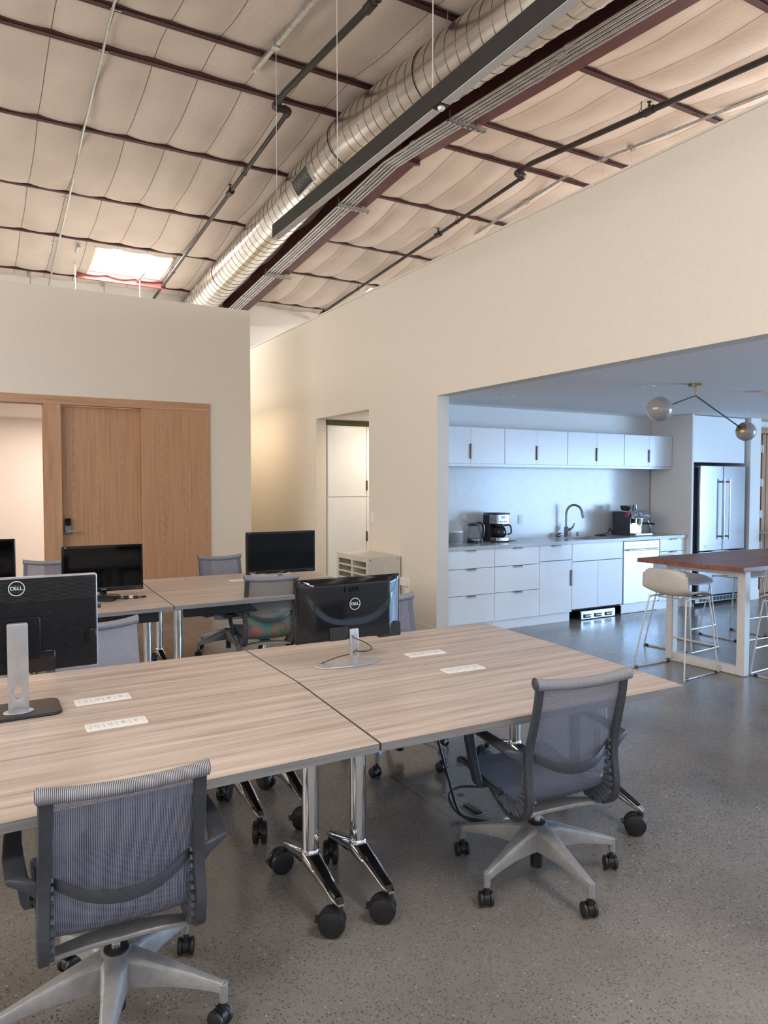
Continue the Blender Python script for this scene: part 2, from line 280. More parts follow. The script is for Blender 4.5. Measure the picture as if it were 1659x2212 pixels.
# ------------------------------------------------------------ mesh helpers
class MB:
    def __init__(s): s.v = []; s.f = []; s.uv = None
    def add(s, vs, fs, M=None):
        b = len(s.v)
        for v in vs:
            v = Vector(v); s.v.append(M @ v if M is not None else v)
        for f in fs: s.f.append(tuple(i + b for i in f))
        return s
    def box(s, x0, x1, y0, y1, z0, z1, M=None):
        vs = [(x0, y0, z0), (x1, y0, z0), (x1, y1, z0), (x0, y1, z0), (x0, y0, z1), (x1, y0, z1), (x1, y1, z1), (x0, y1, z1)]
        return s.add(vs, [(0, 3, 2, 1), (4, 5, 6, 7), (0, 1, 5, 4), (1, 2, 6, 5), (2, 3, 7, 6), (3, 0, 4, 7)], M)
    def tube(s, pts, r, n=10, M=None, closed=False, sx=1.0):
        pts = [Vector(p) for p in pts]; m = len(pts); rs = r if isinstance(r, (list, tuple)) else [r] * m
        vs = []; up = None
        for i, p in enumerate(pts):
            if closed: t = pts[(i + 1) % m] - pts[i - 1]
            else: t = (pts[min(i + 1, m - 1)] - pts[max(i - 1, 0)])
            t.normalize()
            if up is None:
                up = Vector((0, 0, 1)) if abs(t.z) < 0.9 else Vector((1, 0, 0))
            a = t.cross(up)
            if a.length < 1e-6: a = t.orthogonal()
            a.normalize(); b = a.cross(t).normalized(); up = b
            for k in range(n):
                c = 2 * PI * k / n; vs.append(p + a * (math.cos(c) * rs[i] * sx) + b * (math.sin(c) * rs[i]))
        fs = []
        for i in range(m if closed else m - 1):
            j = (i + 1) % m
            for k in range(n):
                k2 = (k + 1) % n; fs.append((i * n + k, j * n + k, j * n + k2, i * n + k2))
        if not closed:
            fs.append(tuple(range(n))); fs.append(tuple((m - 1) * n + k for k in reversed(range(n))))
        return s.add(vs, fs, M)
    def lathe(s, prof, n=24, M=None):
        vs = []; fs = []; m = len(prof)
        for (r, z) in prof:
            for k in range(n):
                c = 2 * PI * k / n; vs.append((r * math.cos(c), r * math.sin(c), z))
        for i in range(m - 1):
            for k in range(n):
                k2 = (k + 1) % n; fs.append((i * n + k, i * n + k2, (i + 1) * n + k2, (i + 1) * n + k))
        if prof[0][0] > 1e-5: fs.append(tuple(reversed(range(n))))
        if prof[-1][0] > 1e-5: fs.append(tuple((m - 1) * n + k for k in range(n)))
        return s.add(vs, fs, M)
    def prism(s, poly, z0, z1, M=None):
        n = len(poly); vs = [(x, y, z0) for x, y in poly] + [(x, y, z1) for x, y in poly]
        fs = [tuple(reversed(range(n))), tuple(range(n, 2 * n))] + [(i, (i + 1) % n, n + (i + 1) % n, n + i) for i in range(n)]
        return s.add(vs, fs, M)
    def loft(s, rings, caps=True, M=None):
        n = len(rings[0]); vs = [p for r in rings for p in r]; fs = []
        for i in range(len(rings) - 1):
            for k in range(n):
                k2 = (k + 1) % n; fs.append((i * n + k, i * n + k2, (i + 1) * n + k2, (i + 1) * n + k))
        if caps:
            fs.append(tuple(reversed(range(n)))); fs.append(tuple((len(rings) - 1) * n + k for k in range(n)))
        return s.add(vs, fs, M)
    def grid(s, fn, nu, nv, M=None):
        vs = []; uvs = []
        for j in range(nv + 1):
            for i in range(nu + 1):
                vs.append(fn(i / nu, j / nv)); uvs.append((i / nu, j / nv))
        fs = [(j * (nu + 1) + i, j * (nu + 1) + i + 1, (j + 1) * (nu + 1) + i + 1, (j + 1) * (nu + 1) + i) for j in range(nv) for i in range(nu)]
        if s.uv is None: s.uv = [(0, 0)] * len(s.v)
        s.uv += uvs
        return s.add(vs, fs, M)
def tag(o, label=None, cat=None, group=None, kind=None):
    if label: o['label'] = label
    if cat: o['category'] = cat
    if group: o['group'] = group
    if kind: o['kind'] = kind
    return o
def obj(name, mb, m, parent=None, loc=None, rot=None, bev=0.0, smooth=40, solid=0.0, label=None, seg=2):
    me = bpy.data.meshes.new(name); me.from_pydata([tuple(v) for v in mb.v], [], mb.f)
    bm = bmesh.new(); bm.from_mesh(me); bmesh.ops.recalc_face_normals(bm, faces=bm.faces); bm.to_mesh(me); bm.free()
    if mb.uv is not None:
        ul = me.uv_layers.new(name='UVMap')
        for lp in me.loops: ul.data[lp.index].uv = mb.uv[lp.vertex_index] if lp.vertex_index < len(mb.uv) else (0, 0)
    me.materials.append(MATS[m])
    if smooth:
        me.polygons.foreach_set('use_smooth', [True] * len(me.polygons))
        me.set_sharp_from_angle(angle=R(smooth))
    o = bpy.data.objects.new(name, me); COL.objects.link(o)
    if parent is not None: o.parent = parent
    if loc: o.location = loc
    if rot: o.rotation_euler = rot
    if solid:
        d = o.modifiers.new('solid', 'SOLIDIFY'); d.thickness = solid; d.offset = 0
    if bev:
        d = o.modifiers.new('bevel', 'BEVEL'); d.width = bev; d.segments = seg; d.limit_method = 'ANGLE'; d.angle_limit = R(40)
    if label: o['label'] = label
    return o
def thing(name, label, cat, loc=(0, 0, 0), rz=0, group=None):
    o = bpy.data.objects.new(name, None); COL.objects.link(o); o.empty_display_size = 0.1
    o.location = loc; o.rotation_euler = (0, 0, rz); tag(o, label, cat, group); return o
def single(name, label, cat, mb, m, group=None, **kw):
    o = obj(name, mb, m, **kw); tag(o, label, cat, group); return o
def struct(name, mb, m, parent=None, **kw):
    o = obj(name, mb, m, parent, **kw)
    if parent is None: o['kind'] = 'structure'
    return o
def kids(o): return [c for c in bpy.data.objects if c.parent == o]
def dup(root, loc, rz, label, group=None):
    r = root.copy(); COL.objects.link(r); r.location = loc; r.rotation_euler = (0, 0, rz); r['label'] = label
    if group: r['group'] = group
    for ch in kids(root):
        c = ch.copy(); COL.objects.link(c); c.parent = r
        for g in kids(ch):
            d = g.copy(); COL.objects.link(d); d.parent = c
    return r
def T(x, y, z): return Matrix.Translation((x, y, z))
def RX(a): return Matrix.Rotation(a, 4, 'X')
def RY(a): return Matrix.Rotation(a, 4, 'Y')
def RZ(a): return Matrix.Rotation(a, 4, 'Z')
def text_into(mb, s, size, depth, M, bold=0.0):
    c = bpy.data.curves.new('lettering', 'FONT'); c.body = s; c.size = size; c.extrude = depth; c.offset = bold; c.align_x = 'CENTER'; c.align_y = 'CENTER'
    o = bpy.data.objects.new('lettering', c); COL.objects.link(o)
    me = bpy.data.meshes.new_from_object(o.evaluated_get(bpy.context.evaluated_depsgraph_get()))
    mb.add([v.co.copy() for v in me.vertices], [tuple(p.vertices) for p in me.polygons], M)
    bpy.data.objects.remove(o); bpy.data.curves.remove(c); bpy.data.meshes.remove(me)
def smooth_path(pts, n=8):
    P = [Vector(p) for p in pts]; out = []
    for i in range(len(P) - 1):
        a, b, c, d = P[max(i - 1, 0)], P[i], P[i + 1], P[min(i + 2, len(P) - 1)]
        for k in range(n):
            t = k / n; t2 = t * t; t3 = t2 * t
            out.append(0.5 * ((2 * b) + (c - a) * t + (2 * a - 5 * b + 4 * c - d) * t2 + (-a + 3 * b - 3 * c + d) * t3))
    out.append(P[-1]); return out
def rrect(x0, x1, y0, y1, r, n=5):
    out = []
    for cx, cy, a0 in ((x1 - r, y1 - r, 0), (x0 + r, y1 - r, 90), (x0 + r, y0 + r, 180), (x1 - r, y0 + r, 270)):
        for k in range(n + 1):
            a = R(a0 + 90 * k / n); out.append((cx + r * math.cos(a), cy + r * math.sin(a)))
    return out
# ============================================================ SHELL
XR = 4.11; XR2 = 4.255; ZW = 3.835; HD = 2.485; YL = 9.05
b = MB(); b.box(-5, 13.2, -3.6, 13.6, -0.12, 0); struct('floor', b, 'concrete_floor', smooth=0)
# wall on the left (with the oak door), and the corridor side of the office behind it
b = MB()
b.box(-5, -0.9, YL, YL + .12, 0, ZW); b.box(-0.9, 2.66, YL, YL + .12, 2.60, ZW); b.box(2.66, 3.20, YL, YL + .12, 0, ZW)
b.box(3.08, 3.20, YL + .12, 13.4, 0, ZW)
struct('wall_left', b, 'wall_paint', smooth=0)
b = MB()
b.box(XR, XR2, -2.9, 6.066, HD, ZW); b.box(XR, XR2, 6.066, 7.498, 0, ZW); b.box(XR, XR2, 7.498, 8.99, 2.476, ZW)
b.box(XR, XR2, 8.99, 13.4, 0, ZW); b.box(XR, XR2, -3.5, -2.9, 0, ZW)
struct('wall_right', b, 'wall_paint', smooth=0)
b = MB(); b.box(XR - .008, XR2 + .008, -3.5, 13.4, ZW, ZW + .018); struct('trim_1', b, 'wall_paint', smooth=0)
b = MB(); b.box(XR - .014, XR - .0005, 6.068, 7.497, 0.0, .125); struct('baseboard_right', b, 'wall_paint', bev=.003)
b = MB(); b.box(-5, 13.0, 13.4, 13.55, 0, 5.6); b.box(3.2, 9, 13.30, 13.4, 0, 4.615); struct('wall_far', b, 'white_paint', smooth=0)
b = MB(); b.box(-5.15, -5, -3.6, 13.55, 0, 5.7); struct('wall_side', b, 'wall_paint', smooth=0)
b = MB(); b.box(-5.15, 13.2, -3.75, -3.6, 0, 5.7); struct('wall_back', b, 'wall_paint', smooth=0)
b = MB(); b.box(13.05, 13.2, -3.6, 13.55, 0, 5.7); struct('wall_window', b, 'wall_paint', smooth=0)
# glazing bars of the window wall on the kitchen side
for i, yy in enumerate((-2.5, -0.6, 1.3)):
    w = bpy.data.objects.new('window_%d' % (i + 5), None); COL.objects.link(w); w['kind'] = 'structure'; w.location = (12.95, yy, 1.25)
    b = MB(); b.box(-.09, .09, -.93, -.88, -1.2, 1.2); b.box(-.09, .09, .88, .93, -1.2, 1.2); b.box(-.09, .09, -.93, .93, 1.15, 1.2); b.box(-.09, .09, -.93, .93, -1.2, -1.15); obj('window_frame', b, 'fixture_black', w, smooth=0)
    b = MB(); b.box(-.08, -.05, -.02, .02, -1.15, 1.15); b.box(-.08, -.05, -.88, .88, .35, .39); obj('glazing_bar', b, 'fixture_black', w, smooth=0)
# kitchen bay
b = MB(); b.box(XR2, 13.05, 6.70, 6.82, 0, HD + .1); struct('wall_kitchen', b, 'quartz', smooth=0)
b = MB(); b.box(XR2, 13.05, 6.688, 6.70, 1.80, HD); struct('wall_kitchen_upper', b, 'white_paint', smooth=0)
b = MB(); b.box(XR2, 13.05, -3.5, 6.70, HD, HD + .12); struct('ceiling_kitchen', b, 'kitchen_ceiling_paint', smooth=0)
b = MB(); b.box(9.215, 9.44, 6.02, 6.688, 0, HD); struct('wall_kitchen_end', b, 'white_paint', smooth=0)
b = MB(); b.box(9.212, 9.446, 6.006, 6.019, 0, .13); struct('baseboard_kitchen_end', b, 'white_paint', bev=.003)
# door with hinges beyond the kitchen
b = MB(); b.box(9.45, 9.765, 6.32, 6.40, 2.405, HD); b.box(11.2, 13.05, 6.32, 6.40, 0, HD); b.box(9.45, 11.2, 6.32, 6.40, 2.40, HD); struct('wall_beyond_kitchen', b, 'white_paint', smooth=0)
dr = bpy.data.objects.new('door_2', None); COL.objects.link(dr); dr['kind'] = 'structure'; dr.location = (9.5, 6.3, 0)
b = MB(); b.box(-.04, .36, -.02, .02, 0, 2.31); obj('door_frame', b, 'oak_vertical', dr, bev=.003)
b = MB(); b.box(.52, 1.6, .0, .045, 0.01, 2.30); obj('door_leaf', b, 'oak_vertical', dr, bev=.003)
b = MB(); b.box(-.04, 1.7, -.03, .03, 2.315, 2.40); obj('door_head', b, 'oak_horizontal', dr, bev=.003)
b = MB(); b.box(.365, .42, .03, .06, 0.0, 2.31); obj('rebate', b, 'gap_dark', dr)
b = MB(); b.box(.425, .515, .005, .05, 0.0, 2.31); obj('door_stop', b, 'oak_vertical', dr, bev=.006)
for zz in (0.70, 1.155, 1.61, 2.095):
    b = MB(); b.box(.372, .432, -.012, .028, zz - .055, zz + .055); b.tube([(.40, -.016, zz - .055), (.40, -.016, zz + .055)], .008, 8); obj('hinge', b, 'white_plastic', dr, bev=.002)
# alcove behind the doorway
b = MB(); b.box(5.55, 5.67, 6.82, 9.6, 0, 2.6); struct('wall_alcove', b, 'white_paint', smooth=0)
b = MB(); b.box(XR2, 5.67, 9.42, 9.54, 0, 2.6); struct('wall_alcove_back', b, 'white_paint', smooth=0)
b = MB(); b.box(XR2, 5.67, 6.82, 9.54, 2.476, 2.6); struct('ceiling_alcove', b, 'white_paint', smooth=0)
tc = thing('tall_cabinet', 'tall cream cupboard with two stacked doors inside the doorway alcove', 'cabinet', (4.275, 8.995, 0))
b = MB(); b.box(0, 1.26, .02, .40, 0, 2.40); obj('body', b, 'cabinet_white', tc)
b = MB(); b.box(0, 1.26, .03, .06, 2.402, 2.474); obj('shadow_gap', b, 'bronze_gap', tc)  # dark strip filling the open gap, its shade put into the colour
for z0, z1 in ((.02, 1.405), (1.415, 2.395)):
    for x0, x1 in ((.012, .612), (.620, 1.25)):
        b = MB(); b.box(x0, x1, 0, .019, z0, z1); d = obj('door', b, 'cabinet_white', tc, bev=.0015)
        zc = 1.57 if z0 > 1 else .85
        px = x1 - .008 if x0 < .1 else x0 - .006
        b = MB(); b.box(px, px + .014, -.012, .004, zc - .07, zc + .07); obj('pull', b, 'bronze_pull', d)
# office behind the glazed sidelight
b = MB(); b.box(-1.6, 3.08, 12.6, 12.7, 0, 2.75); b.box(-1.7, -1.6, YL + .12, 12.7, 0, 2.75); struct('wall_office', b, 'white_paint', smooth=0)
b = MB(); b.box(-1.7, 3.08, YL + .12, 12.7, 2.62, 2.72); struct('ceiling_office', b, 'white_paint', smooth=0)
# oak door set in the left wall
d1 = bpy.data.objects.new('door_1', None); COL.objects.link(d1); d1['kind'] = 'structure'; d1.location = (0, YL, 0)
b = MB(); b.box(-.9, 2.66, -.018, .11, 2.505, 2.603); obj('door_head', b, 'oak_horizontal', d1, bev=.002)
b = MB(); b.box(.745, .925, -.015, .11, 0, 2.505); obj('jamb', b, 'oak_vertical', d1, bev=.002)
b = MB(); b.box(1.822, 1.850, -.012, .11, 0, 2.505); obj('jamb', b, 'oak_vertical', d1, bev=.002)
b = MB(); b.box(.928, 1.820, .072, .108, .01, 2.498); lf = obj('door_leaf', b, 'oak_cathedral', d1, bev=.002)
b = MB(); b.box(1.850, 2.656, -.014, .09, 0, 2.505); obj('side_panel', b, 'oak_cathedral_panel', d1, bev=.002)
b = MB(); b.prism(rrect(.955, 1.020, 1.005, 1.20, .015), -.02, .02, T(0, .056, 0) @ RX(R(90))); lk = obj('lock_plate', b, 'brushed_dark', d1, bev=.003)
b = MB(); b.prism(rrect(.958, 1.017, 1.105, 1.195, .018), -.006, .006, T(0, .031, 0) @ RX(R(90))); obj('keypad', b, 'black_gloss', lk)
b = MB(); b.tube([(.992, .038, 1.045), (.992, -.019, 1.045), (1.01, -.024, 1.045), (1.125, -.024, 1.043)], .0095, 10); obj('lever_handle', b, 'aluminium', lk)
w1 = bpy.data.objects.new('window_1', None); COL.objects.link(w1); w1['kind'] = 'structure'; w1.location = (0, YL, 0)
b = MB(); b.box(-.885, .735, .045, .053, .02, 2.50); obj('pane', b, 'clear_glass', w1, smooth=0)
b = MB(); b.box(.735, .745, .03, .07, 0, 2.505); b.box(-.9, .745, .03, .07, 2.495, 2.505); b.box(-.9, -.885, .03, .07, 0, 2.505); b.box(-.9, .745, .03, .07, 0, .02); obj('glazing_bead', b, 'oak_vertical', w1)
# ============================================================ ROOF
H0 = 5.56; YRG = 6.76
def zr(y): return H0 - abs(y - YRG) / 12.0
PY = [-2.55, -1.03, 0.49, 2.0, 3.5, 4.98, 6.44, 7.09, 8.50, 10.08, 11.50, 13.08]
SKY = [(1.72, 2.86), (6.36, 7.50)]; SKYY = (11.60, 12.62)
def ins_z(x, y):
    ys = [-3.6] + PY + [13.42]
    for i in range(len(ys) - 1):
        if ys[i] <= y <= ys[i + 1]: break
    w = ys[i + 1] - ys[i]; u = (y - ys[i]) / w
    s = (x - 0.70) / 0.44
    sf = abs(math.sin(PI * s)) ** 0.6
    amp = (0.075 if y < 8.5 else 0.135) * min(1.0, w / 1.4) * (1 + .25 * math.sin(1.7 * x + 2.1 * i) )
    if w < .8: amp = 0.05 + .03 * math.sin(2.6 * x + i)
    wr = 0.012 * math.sin(5.1 * x + 3 * y) * math.sin(4.3 * y + x)
    p = max(0.0, math.sin(PI * u)) ** 0.65
    edge = (1 - p)
    return zr(y) + 0.055 - amp * p * (0.72 + 0.28 * sf) + wr * p - edge * (0.034 if y > 8 else .018) * sf ** .8 
xs = [-5 + .055 * i for i in range(int(18.1 / .055))]; ys = []
for i in range(len(PY) + 1):
    a = ([-3.6] + PY)[i]; c = (PY + [13.42])[i]; n = max(4, int((c - a) / .06))
    ys += [a + (c - a) * k / n for k in range(n)]
ys.append(13.42)
b = MB(); nx = len(xs)
for y in ys:
    for x in xs: b.v.append(Vector((x, y, ins_z(x, y))))
for j in range(len(ys) - 1):
    for i in range(nx - 1):
        mx = (xs[i] + xs[i + 1]) / 2; my = (ys[j] + ys[j + 1]) / 2
        if SKYY[0] < my < SKYY[1] and any(a < mx < c for a, c in SKY): continue
        b.f.append((j * nx + i, j * nx + i + 1, (j + 1) * nx + i + 1, (j + 1) * nx + i))
struct('ceiling', b, 'insulation_facing', smooth=80)
b = MB(); b.box(-5.2, 13.2, -3.7, 13.6, 5.95, 6.05); struct('ceiling_roof_deck', b, 'galvanised', smooth=0)
for k, (xa, xb) in enumerate(SKY):
    w = bpy.data.objects.new('window_%d' % (k + 2), None); COL.objects.link(w); w['kind'] = 'structure'; w.location = (xa, 0, 0)
    W_ = xb - xa; y0, y1 = SKYY
    b = MB()
    n = 40
    vs = []
    for j in (0, 1):
        for i in range(n + 1):
            x = -.05 + (W_ + .1) * i / n
            vs.append((x, (y0 - .3) if j == 0 else y1 + .1, zr(y0 - .3 if j == 0 else y1 + .1) + .30 + .012 * math.sin(i * PI / 2.5)))
    b.add(vs, [(i, i + 1, n + 2 + i, n + 1 + i) for i in range(n)]); obj('translucent_panel', b, 'skylight_panel', w, smooth=60)
    b = MB()
    b.add([(0, y0, zr(y0) - .02), (0, y1, zr(y1) - .02), (-.0, y1, zr(y1) + .34), (-.0, y0, zr(y0) + .34)], [(0, 1, 2, 3)])
    b.add([(W_, y0, zr(y0) - .02), (W_, y1, zr(y1) - .02), (W_ - .40, y1, zr(y1) + .34), (W_ - .40, y0, zr(y0) + .34)], [(0, 1, 2, 3)])
    b.add([(-.05, y1 + .02, zr(y1) - .02), (W_ + .05, y1 + .02, zr(y1) - .02), (W_ + .05, y1 + .02, zr(y1) + .34), (-.05, y1 + .02, zr(y1) + .34)], [(0, 1, 2, 3)])
    obj('well_lining', b, 'white_paint', w, smooth=0, solid=.01)
    b = MB(); b.tube([(-.01, y0, zr(y0) + .0), (.0, (y0 + y1) / 2, zr(12.2) - .035), (-.03, y1, zr(y1))], .035, 8); b.tube([(W_, y0, zr(y0)), (W_ + .02, (y0 + y1) / 2, zr(12.2) - .04), (W_, y1, zr(y1))], .035, 8); obj('insulation_edge', b, 'insulation_facing', w)
for i, y in enumerate(PY):
    b = MB(); z = zr(y); t = .004; s = -1 if y > YRG else 1
    b.box(-5, 13, y - .032, y + .032, z, z + t); b.box(-5, 13, y + s * .028, y + s * .032, z, z + .2); b.box(-5, 13, y - s * .032, y - s * .029, z, z + .02)
    far = ['purlin just this side of the ridge', 'purlin just past the ridge']
    lab = {6.44: 'dark red roof purlin just on the near side of the ridge', 7.09: 'dark red roof purlin just beyond the ridge',
           8.50: 'dark red roof purlin, first full bay beyond the ridge pair', 10.08: 'dark red roof purlin, second full bay beyond the ridge pair',
           11.50: 'dark red roof purlin along the near edge of the skylight', 13.08: 'dark red roof purlin beyond the skylight, nearest the far wall',
           4.98: 'dark red roof purlin, first bay on the near side of the ridge pair', 3.5: 'dark red roof purlin at the top right corner of the photo'}.get(y)
    o = single('purlin', lab or 'dark red roof purlin overhead on the near slope, above the top of the photo', 'roof purlin', b, 'purlin_red', 'purlins under the roof insulation', smooth=0)
b = MB(); b.box(SKY[0][0] - .15, SKY[0][1] + .12, 12.66, 12.68, zr(12.66) - .15, zr(12.66) + .12); b.box(SKY[0][0] - .15, SKY[0][1] + .12, 12.63, 12.70, zr(12.66) - .154, zr(12.66) - .15)
single('skylight_header', 'light red steel channel across the far side of the skylight', 'steel header', b, 'header_red')
# ------------------------------------------------------------ main rafter
def zb(y): return 5.11 - abs(y - YRG) / 12.0 * (1.0 if y > YRG else 0.9)
t = thing('steel_beam', 'dark red steel roof beam running from the top right to the corridor', 'beam', (4.22, YRG, 0))
def beam_strip(b, x0, x1, za, zc):
    for ya, yb in ((-3.5, YRG), (YRG, 13.4)):
        vs = []
        for y in (ya, yb):
            for x in (x0, x1):
                for z in (za(y), zc(y)): vs.append((x, y - YRG, z))
        b.add(vs, [(0, 1, 3, 2), (4, 6, 7, 5), (0, 2, 6, 4), (1, 5, 7, 3), (0, 4, 5, 1), (2, 3, 7, 6)])
b = MB(); beam_strip(b, -.11, .11, zb, lambda y: zb(y) + .014); obj('bottom_flange', b, 'red_primer', t, smooth=0)
b = MB(); beam_strip(b, -.005, .005, lambda y: zb(y) + .014, lambda y: zr(y) - .014); obj('web', b, 'red_primer', t, smooth=0)
b = MB(); beam_strip(b, -.10, .10, lambda y: zr(y) - .014, lambda y: zr(y) - .001); obj('top_flange', b, 'red_primer', t, smooth=0)
b = MB(); b.box(-.12, .12, -.014, .014, 5.07, 5.53); obj('splice_plate', b, 'red_primer', t, bev=.003)
for sx in (-.09, .09):
    for zz in (5.085, 5.20, 5.40):
        b = MB(); b.tube([(sx, -.035, zz), (sx, .035, zz)], .013, 6); obj('bolt', b, 'red_primer', t)
for y in (3.30, 3.75):
    b = MB(); b.lathe([(.024, -.0065), (.024, .0065)], 12, T(0, y - YRG, 5.24) @ RY(R(90))); obj('web_hole', b, 'insulation_facing', t)
for y in (2.0, 3.5, 4.98, 6.44, 7.09, 8.5, 10.08, 11.5):
    b = MB(); s = zb(y)
    b.box(.005, .09, y - YRG - .004, y - YRG + .004, s + .014, zr(y) - .014); obj('stiffener', b, 'red_primer', t, smooth=0)
# ------------------------------------------------------------ conduits beneath the beam
CN = ['outermost steel conduit of the bundle, nearest the duct', 'second steel conduit from the duct in the bundle', 'middle steel conduit of the bundle under the red beam', 'fourth steel conduit from the duct in the bundle', 'steel conduit of the bundle closest to the red flange']
for i in range(5):
    x = 3.965 + .044 * i; r = .0135 + .003 * (i % 2)
    t = thing('conduit', CN[i], 'conduit', (x, YRG, 0), 0, 'conduits under the beam')
    pts = [(0, y - YRG, zb(y) - .024) for y in (-3.4, 0, 3, 5.2)] + [(0, -.6, zb(6.16) - .026), (0, 0.15, zb(6.91) - .022), (0, .8, zb(7.56) - .024)] + [(0, y - YRG, zb(y) - .024) for y in (8.5, 10.5, 13.3)]
    b = MB(); b.tube(pts, r, 10); obj('tube', b, 'conduit_steel', t)
    for y in (4.1 + .13 * i, 6.3 + .2 * (i % 3), 7.1 + .35 * i, 9.2 + .2 * i, 11.6):
        b = MB(); b.tube([(0, y - YRG - .045, zb(y - .045) - .024), (0, y - YRG + .045, zb(y + .045) - .024)], r + .005, 10); obj('coupling', b, 'galvanised', t)
for y, lab in ((5.63, 'galvanised strut channel carrying the conduits just before the beam bends'), (7.96, 'galvanised strut channel carrying the conduits beside the end of the black light'), (10.45, 'galvanised strut channel carrying the conduits nearest the far wall'), (2.2, 'galvanised strut channel carrying the conduits above the top of the photo')):
    z = zb(y) - .042
    t = thing('strut_channel', lab, 'strut channel', (4.15, y, z), 0, 'struts carrying the conduits')
    b = MB(); b.box(-.22, .21, -.02, .02, -.026, -.023); b.box(-.22, .21, -.02, -.017, -.026, .014); b.box(-.22, .21, .017, .02, -.026, .014); obj('channel', b, 'galvanised', t, smooth=0)
    for k in range(7):
        b = MB(); b.box(-.19 + .06 * k, -.16 + .06 * k, -.006, .006, -.0275, -.0255); obj('slot', b, 'gap_dark', t, smooth=0)
    b = MB(); b.box(.10, .16, -.014, .014, .014, .058); b.tube([(.13, 0, .02), (.13, 0, .062)], .006, 6); obj('beam_clamp', b, 'galvanised', t)
    b = MB(); b.tube([(-.2, 0, -.02), (-.2, 0, .09)], .006, 6); obj('threaded_rod', b, 'galvanised', t)
# ------------------------------------------------------------ spiral duct
XD, ZD, RD = 3.575, 5.24, .25
def zd(y): return ZD - abs(y - YRG) / 12.0
t = thing('spiral_duct', 'shiny spiral air duct running under the roof beside the red beam', 'air duct', (XD, YRG, 0))
def ring(y, r, s): return [(r * math.cos(2 * PI * k / 48), y - YRG - s * r * math.sin(2 * PI * k / 48), zd(y) + r * math.sin(2 * PI * k / 48)) for k in range(48)]
b = MB(); rings = [ring(y, RD, 1 / 12) for y in (-3.4, 2, 4, 6.45)] + [ring(6.7, RD, .03), ring(6.95, RD, -.03)] + [ring(y, RD, -1 / 12) for y in (7.2, 9, 11, 13.3)]
b.loft(rings); obj('duct_pipe', b, 'duct_metal', t)
b = MB()
pitch = .15; ncirc = 40
y = -3.2; pts = []
while y < 13.2:
    for k in range(ncirc):
        a = 2 * PI * k / ncirc; yy = y + pitch * k / ncirc; s = 1 / 12 if yy < YRG else -1 / 12
        if abs(yy - YRG) < .4: s *= abs(yy - YRG) / .4
        pts.append((math.cos(a) * (RD + .001), yy - YRG - s * RD * math.sin(a), zd(yy) + math.sin(a) * (RD + .001)))
    y += pitch
b.tube(pts, .003, 5); obj('spiral_seam', b, 'duct_seam', t)
for y in (2.0, 5.35, 7.02, 11.2):
    s = 1 / 12 if y < YRG else -1 / 12
    b = MB(); b.loft([ring(y - .05, RD + .006, s), ring(y + .05, RD + .006, s)], caps=False); obj('joint_collar', b, 'duct_metal', t)
# grille on the lower left of the duct
y = 7.72; aa = R(208)
for ang0, ang1, nm, m_, rr in ((186, 232, 'grille_frame', 'galvanised', RD + .012), (190, 228, 'grille', 'gap_dark', RD + .016)):
    b = MB(); n = 10; vs = []; hl = .24 if nm == 'grille_frame' else .20
    for k in range(n + 1):
        a = R(ang0 + (ang1 - ang0) * k / n)
        for q in (-hl, hl):
            for rad in (RD, rr): vs.append((rad * math.cos(a), y + q - YRG + rad * math.sin(a) / 12, zd(y + q) + rad * math.sin(a)))
    fs = []
    for k in range(n):
        i = 4 * k; j = i + 4
        fs += [(i + 1, j + 1, j + 3, i + 3), (i, i + 1, j + 1, j) , (i + 2, j + 2, j + 3, i + 3)]
    fs += [(0, 1, 3, 2), (4 * n, 4 * n + 1, 4 * n + 3, 4 * n + 2)]
    b.add(vs, fs); g = obj(nm, b, m_, t)
b = MB()
for k in range(14):
    q = -.19 + .38 * k / 13; vs = []
    pts = []
    for j in range(9):
        a = R(190 + 38 * j / 8); rad = RD + .019
        pts.append((rad * math.cos(a), y + q - YRG + rad * math.sin(a) / 12, zd(y + q) + rad * math.sin(a)))
    b.tube(pts, .0045, 4)
obj('louvre', b, 'duct_seam', t)
for y in (1.2, 4.95, 8.5, 11.5):
    b = MB(); b.tube([(-.13, y - YRG, zd(y) + RD * .8), (-.13, y - YRG, zr(y) + .06)], .005, 6); obj('hanger_rod', b, 'galvanised', t)
# ------------------------------------------------------------ linear pendant light
t = thing('linear_pendant_light', 'long black linear pendant light hanging in front of the duct', 'pendant light', (2.435, 6.18, 3.80))
b = MB(); b.box(-.036, .036, -6.4, 0, 0, .115); obj('housing', b, 'fixture_black', t, bev=.002)
for ya, yb in ((-2.575, -.02), (-6.38, -2.665)):
    b = MB(); b.box(-.029, .029, ya, yb, -.004, .004); obj('diffuser', b, 'diffuser', t)
b = MB(); b.box(-.029, .029, -2.66, -2.58, -.005, .004); sp_ = obj('sensor_plate', b, 'fixture_black', t)
b = MB(); b.lathe([(.0, -.022), (.016, -.018), (.022, -.006), (.022, 0)], 16, T(0, -2.62, -.004)); obj('motion_sensor', b, 'white_plastic', t)
b = MB(); b.lathe([(.0, -.012), (.012, -.010), (.014, 0)], 12, T(0, -.035, -.004)); obj('end_screw', b, 'aluminium', t)
for y in (6.15, 4.93, 3.65, 1.6):
    b = MB(); b.tube([(0, y - 6.18, .115), (0, y - 6.18, zr(y) - 3.80)], .0022 if y > 5 else .0032, 5); obj('suspension_cable', b, 'cable_white', t)
